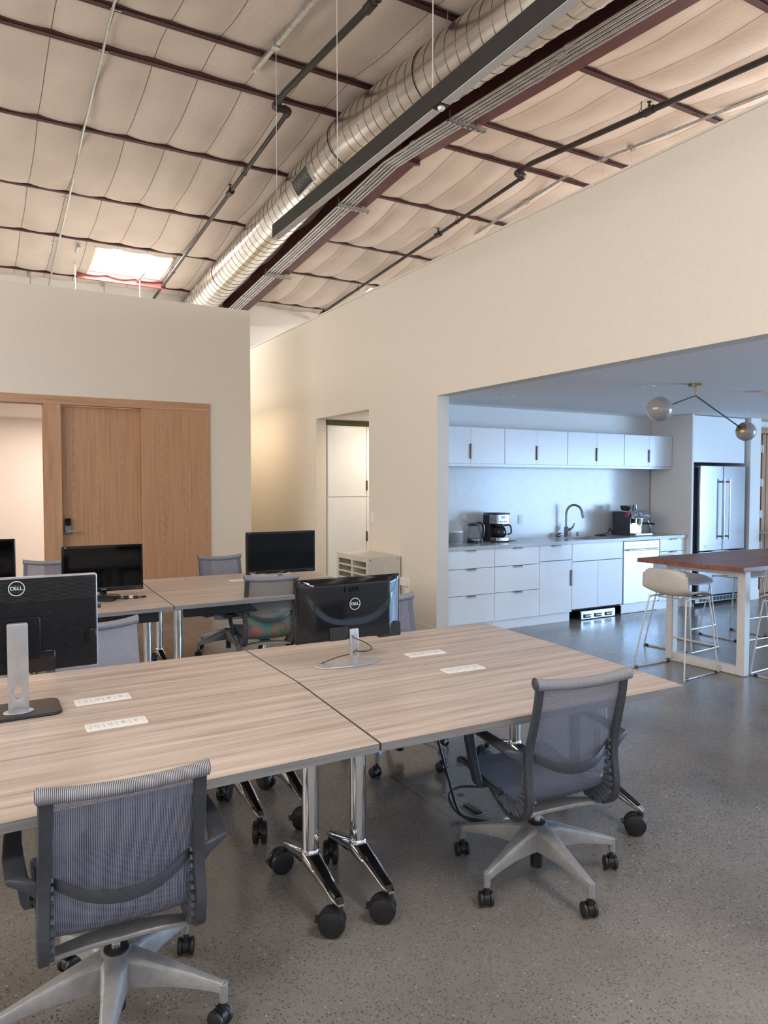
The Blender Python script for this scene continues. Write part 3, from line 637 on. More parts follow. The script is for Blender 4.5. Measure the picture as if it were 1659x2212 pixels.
# ------------------------------------------------------------ sprinkler pipes
def sprinkler(x1, x2, label, heads, hangers):
    t = thing('sprinkler_pipe', label, 'pipe', (x1, 7.0, 0)); off = .12; r = .027
    z0 = zr(6.99) - off
    b = MB(); b.tube([(0, -10.4, zr(-3.4) - off), (0, -.24, zr(6.76) - off), (0, 0.0, z0)], r + .004, 12); obj('near_run', b, 'pipe_black', t)
    dx = x2 - x1
    b = MB(); b.tube([(dx, .03, zr(7.03) - off), (dx, 6.3, zr(13.3) - off)], r - .003, 12); obj('far_run', b, 'pipe_black', t)
    b = MB(); b.tube(smooth_path([(0, -.05, z0), (0, .02, z0), (.03, .035, z0), (dx - .03, .035, z0), (dx, .05, z0), (dx, .11, z0 - .006)], 4), r + .010, 12); b.tube([(dx - .03, .035, z0), (dx - .05, .035, z0)], r + .016, 12); b.tube([(.03, .035, z0), (.05, .035, z0)], r + .016, 12); obj('jog_elbow', b, 'pipe_black', t)
    for y in heads:
        z = zr(y) - off
        b = MB(); b.tube([(0 if y < 7 else dx, y - 7.06, z), (0 if y < 7 else dx, y - 6.94, z)], r + .013, 12)
        X_ = 0 if y < 7 else dx
        b.tube([(X_, y - 7, z), (X_, y - 7, z + .06)], .016, 8); b.tube([(X_, y - 7, z + .06), (X_, y - 7, z + .085)], .010, 8); b.lathe([(.0, .085), (.024, .087), (.024, .091), (0, .093)], 12, T(X_, y - 7, z)); obj('sprinkler_head', b, 'pipe_black', t)
    for y in hangers:
        X_ = 0 if y < 7 else dx; z = zr(y) - off; rr = r + .006
        b = MB(); b.tube([(X_ + rr * math.cos(a), y - 7, z + rr * math.sin(a) * (1.5 if math.sin(a) > 0 else 1)) for a in [2 * PI * k / 14 for k in range(14)]], .004, 5, closed=True); b.tube([(X_, y - 7, z + rr * 1.5), (X_, y - 7, zr(y) + .01)], .005, 6); obj('hanger', b, 'pipe_black', t)
sprinkler(2.765, 2.92, 'black sprinkler pipe with an elbow jog left of the duct', (5.02, 8.95), (4.9, 8.42, 11.9))
sprinkler(5.93, 6.06, 'black sprinkler pipe with an elbow jog above the wall on the right', (5.02, 8.93, 12.9), (5.12, 8.45, 11.45, 12.8))
# ------------------------------------------------------------ thin conduits and struts under the roof
t = thing('roof_conduit', 'thin grey conduit crossing the purlins at the far left of the roof', 'conduit', (1.12, YRG, 0))
b = MB(); b.tube([(-.04, -6, zr(.76) - .014), (-.02, -.5, zr(6.26) - .012), (0, 0, zr(6.76) - .014), (.01, .3, zr(7.06) - .012), (.02, 1.74, zr(8.5) - .03), (.05, 3.3, zr(10.08) - .075), (.10, 6.6, zr(13.3) - .10)], .0125, 8); obj('tube', b, 'conduit_steel', t)
for y in (6.44, 7.09, 8.5, 10.08, 11.5):
    b = MB(); b.tube([(-.03, y - YRG, zr(y) - .003 - .02 * max(0, y - 7.5)), (.06, y - YRG, zr(y) - .003 - .02 * max(0, y - 7.5))], .006, 6); obj('strap', b, 'galvanised', t)
t = thing('roof_strut', 'short galvanised strut fixed to the insulation left of the sprinkler pipe', 'strut channel', (2.43, 6.0, 0))
b = MB(); b.box(-.02, .02, -2.0, .70, -.02, .02, T(0, 0, zr(6.0) - .03) @ RX(math.atan(1 / 12))); obj('channel', b, 'galvanised', t, bev=.003)
b = MB(); b.box(-.035, .035, .12, .18, -.028, .03, T(0, 0, zr(6.0) - .03) @ RX(math.atan(1 / 12))); obj('clip', b, 'galvanised', t, bev=.003)
for (ya, yb, lab, ws) in ((1.0, 6.42, 'thin galvanised strut over the right wall, near length', (5.9, 6.33)), (6.92, 10.4, 'thin galvanised strut over the right wall, far length', (7.7, 9.4))):
    t = thing('roof_strut', lab, 'strut channel', (6.68, ya, 0), 0, 'struts over the right wall'); sg = 1 if yb < 6.8 else -1
    b = MB(); b.tube([(-.014, 0, zr(ya) - .03), (-.014, yb - ya, zr(yb) - .03)], .010, 8); b.tube([(.014, 0, zr(ya) - .03), (.014, yb - ya, zr(yb) - .03)], .010, 8); obj('channel', b, 'galvanised', t)
    for y in ws:
        b = MB(); b.box(-.04, .04, y - ya - .03, y - ya + .03, zr(y) - .046, zr(y) - .01); b.tube([(0, y - ya, zr(y) - .046), (0, y - ya, zr(y) - .07)], .008, 6); b.tube([(0, y - ya, zr(y) - .07), (0, y - ya, 3.0)], .0016, 4); obj('wire_hanger', b, 'galvanised', t)
for (x, y0, y1, lab) in ((1.47, 11.55, 12.75, 'hanging slotted strut on rods at the left edge of the skylight'), (2.52, 12.1, 13.0, 'hanging slotted strut in front of the skylight opening'), (2.05, 13.0, 13.3, 'short hanging strut just above the left wall below the skylight'), (.92, 13.05, 13.3, 'short hanging strut above the left wall, left of the skylight')):
    t = thing('hanging_strut', lab, 'strut channel', (x, y0, 0), 0, 'struts hanging near the skylight')
    z = zr(y0) - (.06 if y0 < 12 else .02 if y0 > 12.9 else .10)
    b = MB(); b.box(-.02, .02, 0, y1 - y0, z - .035, z); obj('channel', b, 'galvanised', t, bev=.002)
    b = MB(); b.tube([(0, .05, z), (0, .05, zr(y0) + .1)], .006, 6); b.tube([(.01, (y1 - y0) * .5, z - .9), (.01, (y1 - y0) * .5, z)], .009, 6); obj('rod', b, 'galvanised', t)
# ============================================================ DESKS
def caster_big(b_stem, ang):
    # returns mesh builder of fork + two wheels about the stem top at z = 0, wheels' ground contact at z = -0.105
    b = MB(); M = RZ(ang)
    b.tube([(0, 0, 0.0), (0, 0, -.03)], .014, 10, M)
    for s in (-1, 1):
        b.lathe([(.0, -.0135), (.034, -.0145), (.046, -.010), (.0495, 0), (.046, .010), (.034, .0145), (0, .0145)], 24, M @ T(s * .0185, .024, -.0555) @ RY(R(90)))
    # hood between and above the wheels
    vs = []
    b.lathe([(.039, -.032), (.041, -.01), (.041, .01), (.039, .032)], 18, M @ T(0, .020, -.046) @ RY(R(90)) @ Matrix.Scale(.92, 4))
    b.box(-.018, .018, .055, .085, -.052, -.044, M)
    return b
def desk(label, q, legs, group, cast=True, tray=False, z=0.735):
    cx = sum(p[0] for p in q) / 4; cy = sum(p[1] for p in q) / 4
    t = thing('desk', label, 'desk', (cx, cy, 0), 0, group)
    rel = [(p[0] - cx, p[1] - cy) for p in q]
    b = MB(); b.prism(rel, z - .001, z); 
    # top slab: laminate face with its edge band as a sub-part
    b = MB(); ins = [(x * .9985, y * .998) for x, y in rel]; b.prism(ins, z - .029, z); tp = obj('tabletop', b, 'desk_laminate', t, smooth=0, bev=.0012)
    b = MB(); n = 4
    vs = [(x, y, z - .030) for x, y in rel] + [(x, y, z - .0015) for x, y in rel] + [(x * .994, y * .99, z - .030) for x, y in rel] + [(x * .994, y * .99, z - .0015) for x, y in rel]
    fs = []
    for i in range(4):
        j = (i + 1) % 4; fs += [(i, j, 4 + j, 4 + i), (8 + j, 8 + i, 12 + i, 12 + j), (4 + i, 4 + j, 12 + j, 12 + i), (j, i, 8 + i, 8 + j)]
    b.add(vs, fs); obj('edge_band', b, 'desk_edge', tp, smooth=0)
    xs_ = []
    for (lx, ly, sw1, sw2) in legs:
        x = lx - cx; y = ly - cy; xs_.append((x, y))
        b = MB(); b.tube([(x, y, .165), (x, y, .655)], .0315, 24); leg = obj('leg', b, 'chrome', t)
        b = MB()
        for s in (-1, 1):
            rings = []
            for k in range(9):
                u = k / 8; yy = y + s * (.0 + .262 * u); w = .036 * (1 - u) + .0215 * u; zt = .205 - .080 * u; zb_ = .140 - .034 * u
                if k == 8: w *= .6; zt -= .006; zb_ += .004
                ring_ = []
                for m_ in range(12):
                    a = 2 * PI * m_ / 12; c = math.cos(a); s_ = math.sin(a)
                    ring_.append((x + w * (abs(c) ** .7) * (1 if c > 0 else -1), yy, (zt + zb_) / 2 + (zt - zb_) / 2 * (abs(s_) ** .7) * (1 if s_ > 0 else -1)))
                rings.append(ring_)
            b.loft(rings)
        b.lathe([(.0325, .165), (.036, .172), (.036, .200), (.0325, .207)], 24, T(x, y, 0))
        obj('foot', b, 'chrome', leg)
        b = MB()
        for s in (-1, 1):
            vs = []
            for k in range(7):
                u = .16 + .74 * k / 6; yy = y + s * .262 * u; w = (.036 * (1 - u) + .0215 * u) * .58; zt = .205 - .080 * u + .0025
                vs += [(x - w, yy, zt - .004), (x - w * .8, yy, zt), (x + w * .8, yy, zt), (x + w, yy, zt - .004)]
            b.add(vs, [(4 * k + m_, 4 * k + m_ + 1, 4 * k + m_ + 5, 4 * k + m_ + 4) for k in range(6) for m_ in range(3)])
        obj('foot_inlay', b, 'black_gloss', leg)
        for s, sw in ((-1, sw1), (1, sw2)):
            b2 = caster_big(None, sw); c = obj('caster', b2, 'black_plastic', leg); c.location = (x, y + s * .245, .105)
        b = MB(); b.box(x - .022, x + .022, y - .25, y + .25, z - .062, z - .0305); b.box(x - .03, x + .03, y - .05, y + .05, z - .095, z - .06); b.lathe([(.034, .640), (.038, .645), (.038, .675), (.034, .68)], 20, T(x, y, 0)); obj('top_bracket', b, 'black_plastic', t, bev=.004)
    (xa, ya), (xb, yb) = xs_[0], xs_[-1]
    b = MB(); b.tube([(xa, ya + .02, z - .07), (xb, yb + .02, z - .07)], .018, 12); obj('crossbar', b, 'black_plastic', t)
    if tray:
        b = MB(); b.box(xa - .02, xb + .02, ya - .27, ya - .22, z - .115, z - .031); b.box(xa + .30, xa + .75, ya - .20, ya - .05, z - .16, z - .135); b.box(xa + .30, xa + .32, ya - .20, ya - .05, z - .14, z - .031); b.box(xa + .73, xa + .75, ya - .20, ya - .05, z - .14, z - .031); obj('cable_tray', b, 'black_plastic', t, bev=.006)
    return t
G1 = 'flip-top desks of the front cluster'; G2 = 'flip-top desks of the rear cluster'
desk('front desk at the lower left, the nearest mesh chair tucked under it', [(-.36, 2.045), (1.168, 2.060), (1.220, 2.862), (-.305, 2.878)], [(-.24, 2.48, 1.0, .4), (1.105, 2.485, 1.05, 1.6)], G1)
desk('front desk at the right with a bare top, mesh chair at its near side', [(1.177, 2.060), (2.640, 2.010), (2.724, 2.848), (1.228, 2.862)], [(1.30, 2.465, 1.0, 2.67), (2.62, 2.455, .85, .4)], G1)
desk('front desk behind the seam on the left, carrying the silver-edged monitor', [(-.305, 2.884), (1.221, 2.868), (1.224, 3.562), (-.285, 3.60)], [(-.2, 3.27, .8, 2.2), (1.10, 3.27, 2.75, 2.5)], G1)
desk('front desk behind the seam on the right, carrying the glossy black monitor', [(1.229, 2.868), (2.728, 2.854), (2.757, 3.543), (1.232, 3.562)], [(1.33, 3.27, 1.3, .4), (2.55, 3.0, 2.6, 1.6)], G1)
desk('rear desk on the left with the cable bundle, nearer row', [(-.32, 5.02), (1.233, 5.113), (1.262, 5.958), (-.29, 5.925)], [(-.15, 5.46, 2, .5), (1.13, 5.50, 2, .5)], G2, tray=True)
desk('rear desk in the middle, the dark multicoloured chair tucked under it', [(1.241, 5.114), (2.80, 5.165), (2.84, 5.955), (1.270, 5.960)], [(1.36, 5.52, 2, .5), (2.62, 5.55, 1, .5)], G2, tray=True)
desk('rear desk on the left in the back row, facing the oak door', [(-.29, 5.931), (1.262, 5.966), (1.302, 6.66), (-.26, 6.64)], [(-.15, 6.3, 2, .5), (1.17, 6.30, 2, .5)], G2)
desk('rear desk on the right in the back row, under the monitor beside the doorway', [(1.270, 5.966), (2.90, 5.985), (2.93, 6.66), (1.310, 6.66)], [(1.375, 6.22, 2, .5), (2.72, 6.30, 1, .5)], G2)
# power strips let into the desktops
def power(label, x, y, rz):
    t = thing('power_strip', label, 'power strip', (x, y, .735), rz, 'white power strips in the desktops')
    b = MB(); b.prism(rrect(-.104, .104, -.039, .039, .006), -.006, .004); obj('cover_plate', b, 'white_plastic', t, bev=.0015)
    for k in range(4):
        xx = -.066 + .044 * k
        b = MB(); b.prism(rrect(xx - .019, xx + .019, -.020, .020, .003), .0035, .0050); sck = obj('socket', b, 'white_plastic', t)
        b = MB()
        if k < 2:
            for yy in (-.010, .008):
                b.box(xx - .007, xx - .0045, yy - .004, yy + .004, .0045, .0054); b.box(xx + .0035, xx + .006, yy - .004, yy + .004, .0045, .0054); b.lathe([(.0024, .0045), (.0024, .0054)], 8, T(xx + .001, yy - .0075, 0))
        else:
            for yy in (-.008, .008): b.box(xx - .007, xx + .007, yy - .0028, yy + .0028, .0045, .0054)
        obj('slots', b, 'socket_grey', sck, smooth=0)
        b = MB(); b.box(xx - .0216, xx - .0206, -.026, .026, .0038, .0044); obj('seam', b, 'socket_grey', t, smooth=0)
    return t
power('white power strip behind the seam beside the black monitor base at the left', .447, 3.030, .02)
power('white power strip at the left just in front of the seam, nearest the camera', .443, 2.695, -.01)
power('white power strip behind the seam right of the glossy black monitor', 1.992, 3.040, -.06)
power('white power strip in front of the seam on the right front desk', 1.977, 2.698, -.06)
power('white power strip on the rear desk left of the chair with the wrapped top rail', 2.09, 6.19, .02)
# ============================================================ MESH OFFICE CHAIRS
SHEET = smooth_path([(-.272, .872), (-.260, .80), (-.236, .71), (-.212, .63), (-.198, .56), (-.194, .50), (-.184, .445), (-.156, .405), (-.10, .387), (-.03, .389), (.05, .405), (.14, .428), (.22, .443), (.262, .436), (.286, .408), (.288, .380)], 5)
SHEET = [(v[0], v[1]) for v in SHEET]
SPINE = [(v[0] - .007, v[1]) for v in smooth_path([(-.276, .868), (-.264, .80), (-.242, .71), (-.221, .63), (-.215, .56), (-.222, .495), (-.227, .44), (-.213, .385), (-.172, .352), (-.11, .341), (-.05, .354), (.02, .388)], 5)]
def half_w(u): # half width of the sheet along its length
    return .203 + .010 * max(0, min(1, (u - .25) / .35))
def make_chair(label, fabric='chair_mesh', dark=False):
    t = thing('office_chair', label, 'office chair', (0, 0, 0), 0, 'mesh office chairs')
    n = len(SHEET) - 1
    def sheet(u, v):
        i = v * n; k = min(int(i), n - 1); f = i - k
        y = SHEET[k][0] * (1 - f) + SHEET[k + 1][0] * f; z = SHEET[k][1] * (1 - f) + SHEET[k + 1][1] * f
        w = half_w(v); s = 2 * u - 1; c = 1 - s * s
        if v < .5: y -= .018 * c * math.sin(PI * min(1, v / .5)); z -= .012 * c * (1 - v / .5)
        else: z -= .016 * c
        return (s * w, y, z)
    b = MB(); b.grid(sheet, 16, 64); obj('mesh_back_and_seat', b, fabric, t, smooth=80)
    # rolled top rail wrapped in the mesh
    b = MB()
    def roll(u, v):
        s = 2 * u - 1; a = 2 * PI * v; e = abs(s) ** 3
        r = .0205 + .003 * e; x = s * .211
        return (x, -.276 - .008 * e + r * math.cos(a), .868 + .018 * abs(s) ** 2.2 + r * math.sin(a))
    b.grid(roll, 28, 16); tr_ = obj('top_rail', b, 'chair_roll', t, smooth=80)
    for s in (-1, 1):
        b = MB(); b.lathe([(0, -.0035), (.017, -.003), (.021, .0)], 16, T(s * .2105, -.284, .886) @ RY(R(90 * s)) @ Matrix.Scale(-1, 4, (0, 0, 1)))
        obj('rail_end', b, 'graphite_plastic', tr_)
    for s in (-1, 1):
        # flat ribbon spine
        rings = []; m = len(SPINE)
        for i, (y, z) in enumerate(SPINE):
            a = SPINE[max(i - 1, 0)]; c = SPINE[min(i + 1, m - 1)]; dy, dz = c[0] - a[0], c[1] - a[1]; l = math.hypot(dy, dz); ny, nz = dz / l, -dy / l
            u = i / (m - 1); w0 = .170 + .012 * min(1, u * 2); w1 = .207 + .008 * min(1, u * 2); th = .011 + .010 * math.sin(PI * min(1, u))
            if u > .9: w0 += .10 * (u - .9); th *= 1 - 3 * (u - .9)
            P = [(s * w0, y, z), (s * (w0 + .004), y + ny * th * .5, z + nz * th * .5), (s * (w1 - .004), y + ny * th * .5, z + nz * th * .5), (s * w1, y, z), (s * (w1 - .004), y - ny * th * .5, z - nz * th * .5), (s * (w0 + .004), y - ny * th * .5, z - nz * th * .5)]
            rings.append(P)
        b = MB(); b.loft(rings); sp_ = obj('spine', b, 'graphite_plastic', t, smooth=50)
        # fan of ribs that joins the spine to the edge of the sheet around the bend
        b = MB()
        ia = min(range(len(SHEET)), key=lambda k: abs(SHEET[k][1] - .60) + (k > 40)); ic = min(range(len(SPINE)), key=lambda k: abs(SPINE[k][1] - .61))
        A = []; Bq = []
        for k in range(15):
            fa = ia + (47 - ia) * (k / 14) ** .95; fc = ic + (len(SPINE) - 6 - ic) * k / 14
            A.append(SHEET[int(fa)]); Bq.append(SPINE[int(fc)])
        for (a, c) in zip(A, Bq):
            p0 = Vector((0, a[0], a[1])); p1 = Vector((0, c[0], c[1])); d = (p1 - p0); l = d.length; d.normalize(); e = Vector((0, -d.z, d.y)) * .0088
            rings = []
            for f, sc in ((0, .55), (.25, .95), (.8, 1.0), (1.0, .7)):
                q = p0 + (p1 - p0) * f
                rings.append([(s * .172, *(q + e * sc)[1:]), (s * .203, *(q + e * sc)[1:]), (s * .208, *q[1:]), (s * .203, *(q - e * sc)[1:]), (s * .172, *(q - e * sc)[1:])])
            b.loft(rings)
        obj('spine_ribs', b, 'rib_plastic', sp_, smooth=30)
        # side rail under the seat edge
        pts = [(s * .200, -.05, .395), (s * .205, .05, .402), (s * .211, .14, .420), (s * .214, .22, .430), (s * .214, .265, .420)]
        b = MB(); b.tube(smooth_path(pts, 5), .012, 8); obj('seat_rail', b, 'graphite_plastic', t)
        # loop arm: pad that springs from the spine, then a post down to the seat rail
        st = [(.190, -.219, .575, .030, .024), (.222, -.216, .602, .026, .016), (.256, -.200, .620, .052, .0095), (.265, -.10, .630, .050, .0085), (.267, .0, .632, .045, .0085), (.266, .085, .630, .043, .0085), (.262, .125, .622, .038, .008)]
        rings = []
        for (x, y, z, w, h) in st:
            rings.append([(s * (x - w * .5), y, z - h), (s * (x - w * .55), y, z + h * .4), (s * (x - w * .35), y, z + h), (s * (x + w * .35), y, z + h), (s * (x + w * .55), y, z + h * .4), (s * (x + w * .45), y, z - h)])
        b = MB(); b.loft(rings)
        st = [(.262, .105, .626, .034, .019), (.258, .098, .56, .030, .020), (.248, .082, .47, .026, .021), (.238, .070, .405, .026, .024), (.228, .066, .388, .026, .026)]
        rings = [[(s * (x - .5 * w), y - h, z), (s * (x + .5 * w), y - h, z), (s * (x + .5 * w), y + h, z), (s * (x - .5 * w), y + h, z)] for (x, y, z, w, h) in st]
        b.loft(rings); b.box(min(s * .19, s * .235), max(s * .19, s * .235), .045, .09, .385, .41)
        obj('armrest', b, 'graphite_plastic', t, bev=.004, smooth=50)
    # sling band behind the mesh
    rings = []
    for k in range(25):
        s = -1 + k / 12; y = -.205 - .055 * (1 - abs(s) ** 2.2); z = .545 + .055 * abs(s) ** 2.2; h = .016 + .005 * (1 - abs(s)) ; x = s * .176
        rings.append([(x, y - .004, z - h), (x, y - .007, z), (x, y - .004, z + h), (x, y + .003, z + h * .9), (x, y + .004, z), (x, y + .003, z - h * .9)])
    b = MB(); b.loft(rings); obj('back_band', b, 'graphite_plastic', t, smooth=60)
    # arched aluminium bracket
    rings = []
    for k in range(17):
        s = -1 + k / 8; x = s * .182; z = .334 + .016 * (1 - s * s); hw = .016 + .012 * (1 - abs(s))
        rings.append([(x, -.135 - hw, z - .010), (x, -.135 - hw, z + .006), (x, -.135 + hw * 1.6, z + .010), (x, -.135 + hw * 1.6, z - .010)])
    b = MB(); b.loft(rings); b.prism([(-.045, -.12), (.045, -.12), (.035, .05), (-.035, .05)], .334, .352); obj('seat_bracket', b, 'aluminium', t, bev=.004)
    b = MB(); b.tube([(0, 0, .20), (0, 0, .345)], .0140, 16); obj('gas_column', b, 'chrome', t)
    b = MB(); b.tube([(0, 0, .045), (0, 0, .19)], .0245, 18); b.lathe([(.020, .205), (.036, .218), (.036, .230), (.020, .234)], 20); obj('lift_cylinder', b, 'black_plastic', t)
    # five-star base
    b = MB()
    for k in range(5):
        M = RZ(R(72 * k)); rings = []
        for (x, w, zt, zb_) in ((.0, .046, .222, .150), (.04, .044, .222, .135), (.09, .034, .213, .134), (.17, .0255, .190, .134), (.25, .0195, .165, .126), (.300, .0165, .149, .118), (.322, .015, .141, .112)):
            rings.append([(x, -w, zb_), (x, w, zb_), (x, w * .92, zt - .012), (x, w * .66, zt - .002), (x, w * .25, zt), (x, -w * .25, zt), (x, -w * .66, zt - .002), (x, -w * .92, zt - .012)])
        b.loft(rings, M=M)
        b.tube([(.320, 0, .139), (.322, 0, .082)], [.0150, .0125], 12, M)
    b.lathe([(.052, .145), (.055, .17), (.052, .214), (.040, .224), (.0, .226)], 24); obj('star_base', b, 'aluminium', t, bev=.002, smooth=45)
    for k in range(5):
        a = R(72 * k); b = MB(); b.tube([(0, 0, .090), (0, 0, .055)], .008, 10); b.box(-.009, .009, -.004, .022, .03, .064)
        b.lathe([(.0215, -.0105), (.025, -.0105), (.025, .0105), (.0215, .0105)], 14, T(0, .014, .0335) @ RY(R(90)))
        c = obj('caster', b, 'black_plastic', t); c.location = (.321 * math.cos(a), .321 * math.sin(a), 0); c.rotation_euler = (0, 0, a * 1.7 + .5)
        for s in (-1, 1):
            b = MB(); b.lathe([(.0, -.008), (.022, -.008), (.0275, -.0055), (.0290, 0), (.0275, .0055), (.022, .008), (.0, .008)], 22, T(s * .0195, .014, .029) @ RY(R(90))); obj('wheel', b, 'black_plastic', c)
    return t
def spin(ch, base, swivel):
    """turn the star base and set each caster's swivel (degrees, in the world)"""
    rz = ch.rotation_euler.z
    for c in kids(ch):
        nm = c.name.split('.')[0]
        if nm == 'star_base': c.rotation_euler = (0, 0, R(base) - rz)
    cs = [c for c in kids(ch) if c.name.split('.')[0] == 'caster']
    for k, c in enumerate(cs):
        a = R(base + 72 * k) - rz; c.location = (.321 * math.cos(a), .321 * math.sin(a), 0); c.rotation_euler = (0, 0, R(swivel[k % len(swivel)]) - rz)
ch = make_chair('grey mesh office chair nearest the camera at the lower left, its back turned')
def set_fabric(c, m):
    for k in kids(c):
        if k.name.split('.')[0] == 'mesh_back_and_seat':
            k.data = k.data.copy(); k.data.materials.clear(); k.data.materials.append(MATS[m])
kids_proto = ch
c2 = dup(ch, (1.972, 2.182, 0), R(-7), 'grey mesh office chair at the near edge of the right front desk, back turned')
c3 = dup(ch, (2.03, 5.46, 0), R(-8), 'dark mesh chair with multicoloured stains, behind the glossy black monitor')
c4 = dup(ch, (2.15, 3.55, 0), R(172), 'mesh chair mostly hidden behind the glossy black monitor, only one back edge showing')
c5 = dup(ch, (.565, 3.62, 0), R(180 + 4), 'pale blue-grey mesh chair seen past the silver-edged monitor at the left')
c6 = dup(ch, (2.10, 6.60, 0), R(180 - 2), 'mesh chair at the rear desk in front of the oak side panel')
c7 = dup(ch, (.58, 6.98, 0), R(180 - 8), 'mesh chair in front of the oak door, partly hidden by two rear monitors')
ch.location = (.350, 2.195, -.0); ch.rotation_euler = (0, 0, R(-3))
set_fabric(c3, 'chair_mesh_multi'); set_fabric(c5, 'chair_mesh_pale')
for k in kids(ch):      # this one is set lower than the others
    if k.name.split('.')[0] not in ('star_base', 'caster', 'gas_column', 'lift_cylinder'): k.scale.z = .905; k.location.z = .033
for k in kids(c4):
    if k.name.split('.')[0] not in ('star_base', 'caster', 'gas_column', 'lift_cylinder'): k.location.z = .015
spin(ch, 38, (-20, -60, 60, -10, 30)); spin(c2, -22.4, (-30, -60, -15, -25, -20)); spin(c3, 10, (30, 70, -20)); spin(c4, 0, (20, 80, -30, 15)); spin(c5, 25, (20, 80)); spin(c6, 195, (5, 60, 20)); spin(c7, 30, (20,))
b = MB()
def film(u, v):
    s = 2 * u - 1; a = PI * (1.25 - 1.5 * v); r = .0265 + .003 * math.sin(17 * u + 5 * v)
    return (s * .15, r * math.cos(a), .010 * abs(s) + r * math.sin(a))
b.grid(film, 30, 10); single('plastic_film', 'clear plastic film still wrapped on the top rail of the multicoloured chair', 'plastic film', b, 'shrink_wrap', loc=(2.00, 5.215, .876), rot=(0, 0, R(-8)))
# ============================================================ MONITORS
def dell_logo(parent, M, rad, m='logo_silver'):
    b = MB(); n = 40; vs = []; fs = []
    for k in range(n):
        a = 2 * PI * k / n
        for r in (rad, rad * .88):
            for z in (0, .0012): vs.append((r * math.cos(a), r * math.sin(a), z))
    for k in range(n):
        i = 4 * k; j = 4 * ((k + 1) % n)
        fs += [(i + 1, i + 3, j + 3, j + 1), (i, i + 1, j + 1, j), (i + 2, j + 2, j + 3, i + 3)]
    b.add(vs, fs, M)
    sz = rad * .66
    for c, x, rot in (('D', -.50, 0), ('E', -.115, 28), ('L', .24, 0), ('L', .55, 0)):
        text_into(b, c, sz, .0005, M @ T(x * rad * 1.0, 0, .0006) @ RZ(R(rot)) @ Matrix.Diagonal((1.06, 1.0, 1, 1)), sz * .025)
    obj('logo', b, m, parent, smooth=0)
BACK = RX(R(90))          # text facing -y
t = thing('monitor', 'monitor seen from behind with silver edge, round logo and silver stand, at the left', 'monitor', (.135, 3.03, .735), 0)
zz0, zz1 = .142, .510
b = MB(); b.prism(rrect(-.305, .298, zz0, zz1, .008), -.012, .012, T(0, .02, 0) @ RX(R(90))); obj('bezel', b, 'silver_plastic', t, bev=.003)
b = MB(); b.prism(rrect(-.299, .292, zz0 + .006, zz1 - .006, .006), -.011, .012, T(0, .004, 0) @ RX(R(90))); hs = obj('back_shell', b, 'monitor_back', t, bev=.004)
b = MB(); b.prism(rrect(-.293, .286, zz0 + .012, zz1 - .012, .003), -.002, .002, T(0, .0325, 0) @ RX(R(90))); obj('screen', b, 'screen_gloss', t)
b = MB()
for k in range(16): b.box(-.298, .291, -.0118, -.0075, zz1 - .014 - .0052 * k, zz1 - .0115 - .0052 * k)
obj('vent_grooves', b, 'black_plastic', hs, smooth=0)
dell_logo(hs, T(.011, -.0122, .470) @ BACK, .0285)
b = MB(); b.prism(rrect(-.10, .09, .20, .36, .01), -.01, .006, T(0, -.012, 0) @ RX(R(90))); obj('mount_boss', b, 'monitor_back', t, bev=.004)
b = MB(); b.box(.02, .14, -.012, -.006, .145, .225); obj('port_cover', b, 'black_gloss', t, bev=.003)
b = MB(); b.box(.235, .290, -.013, -.006, .232, .292); obj('button_panel', b, 'black_gloss', t, bev=.003)
# stand column with a real oval cable hole
outer = rrect(-.026, .044, .012, .345, .006, 4)
hole = [(.008 + .0125 * math.cos(a), .088 + .0125 * math.sin(a) + (.013 if math.sin(a) > 0 else -.013)) for a in [2 * PI * k / 24 for k in range(24)]]
bm = bmesh.new(); vo = [bm.verts.new((x, 0, z)) for x, z in outer]; vh = [bm.verts.new((x, 0, z)) for x, z in hole]
eo = [bm.edges.new((vo[i], vo[(i + 1) % len(vo)])) for i in range(len(vo))]; eh = [bm.edges.new((vh[i], vh[(i + 1) % len(vh)])) for i in range(len(vh))]
bmesh.ops.triangle_fill(bm, edges=eo + eh, use_beauty=True)
b = MB(); bm.verts.index_update(); b.add([v.co.copy() for v in bm.verts], [tuple(v.index for v in f.verts) for f in bm.faces]); bm.free()
obj('stand_column', b, 'silver_plastic', t, loc=(0, -.045, 0), solid=.026, bev=.003, smooth=30)
b = MB(); b.prism([(.009 + .052 * math.cos(a), -.045 + .034 * math.sin(a)) for a in [2 * PI * k / 32 for k in range(32)]], .010, .016); obj('column_foot', b, 'silver_plastic', t, bev=.002)
b = MB(); b.prism(rrect(-.17, .155, -.115, .10, .035, 6), 0, .011); obj('stand_base', b, 'black_plastic', t, bev=.004)
b = MB(); b.tube([(.300, .02, .375), (.312, .02, .375)], .008, 10); obj('power_button', b, 'graphite_plastic', t)
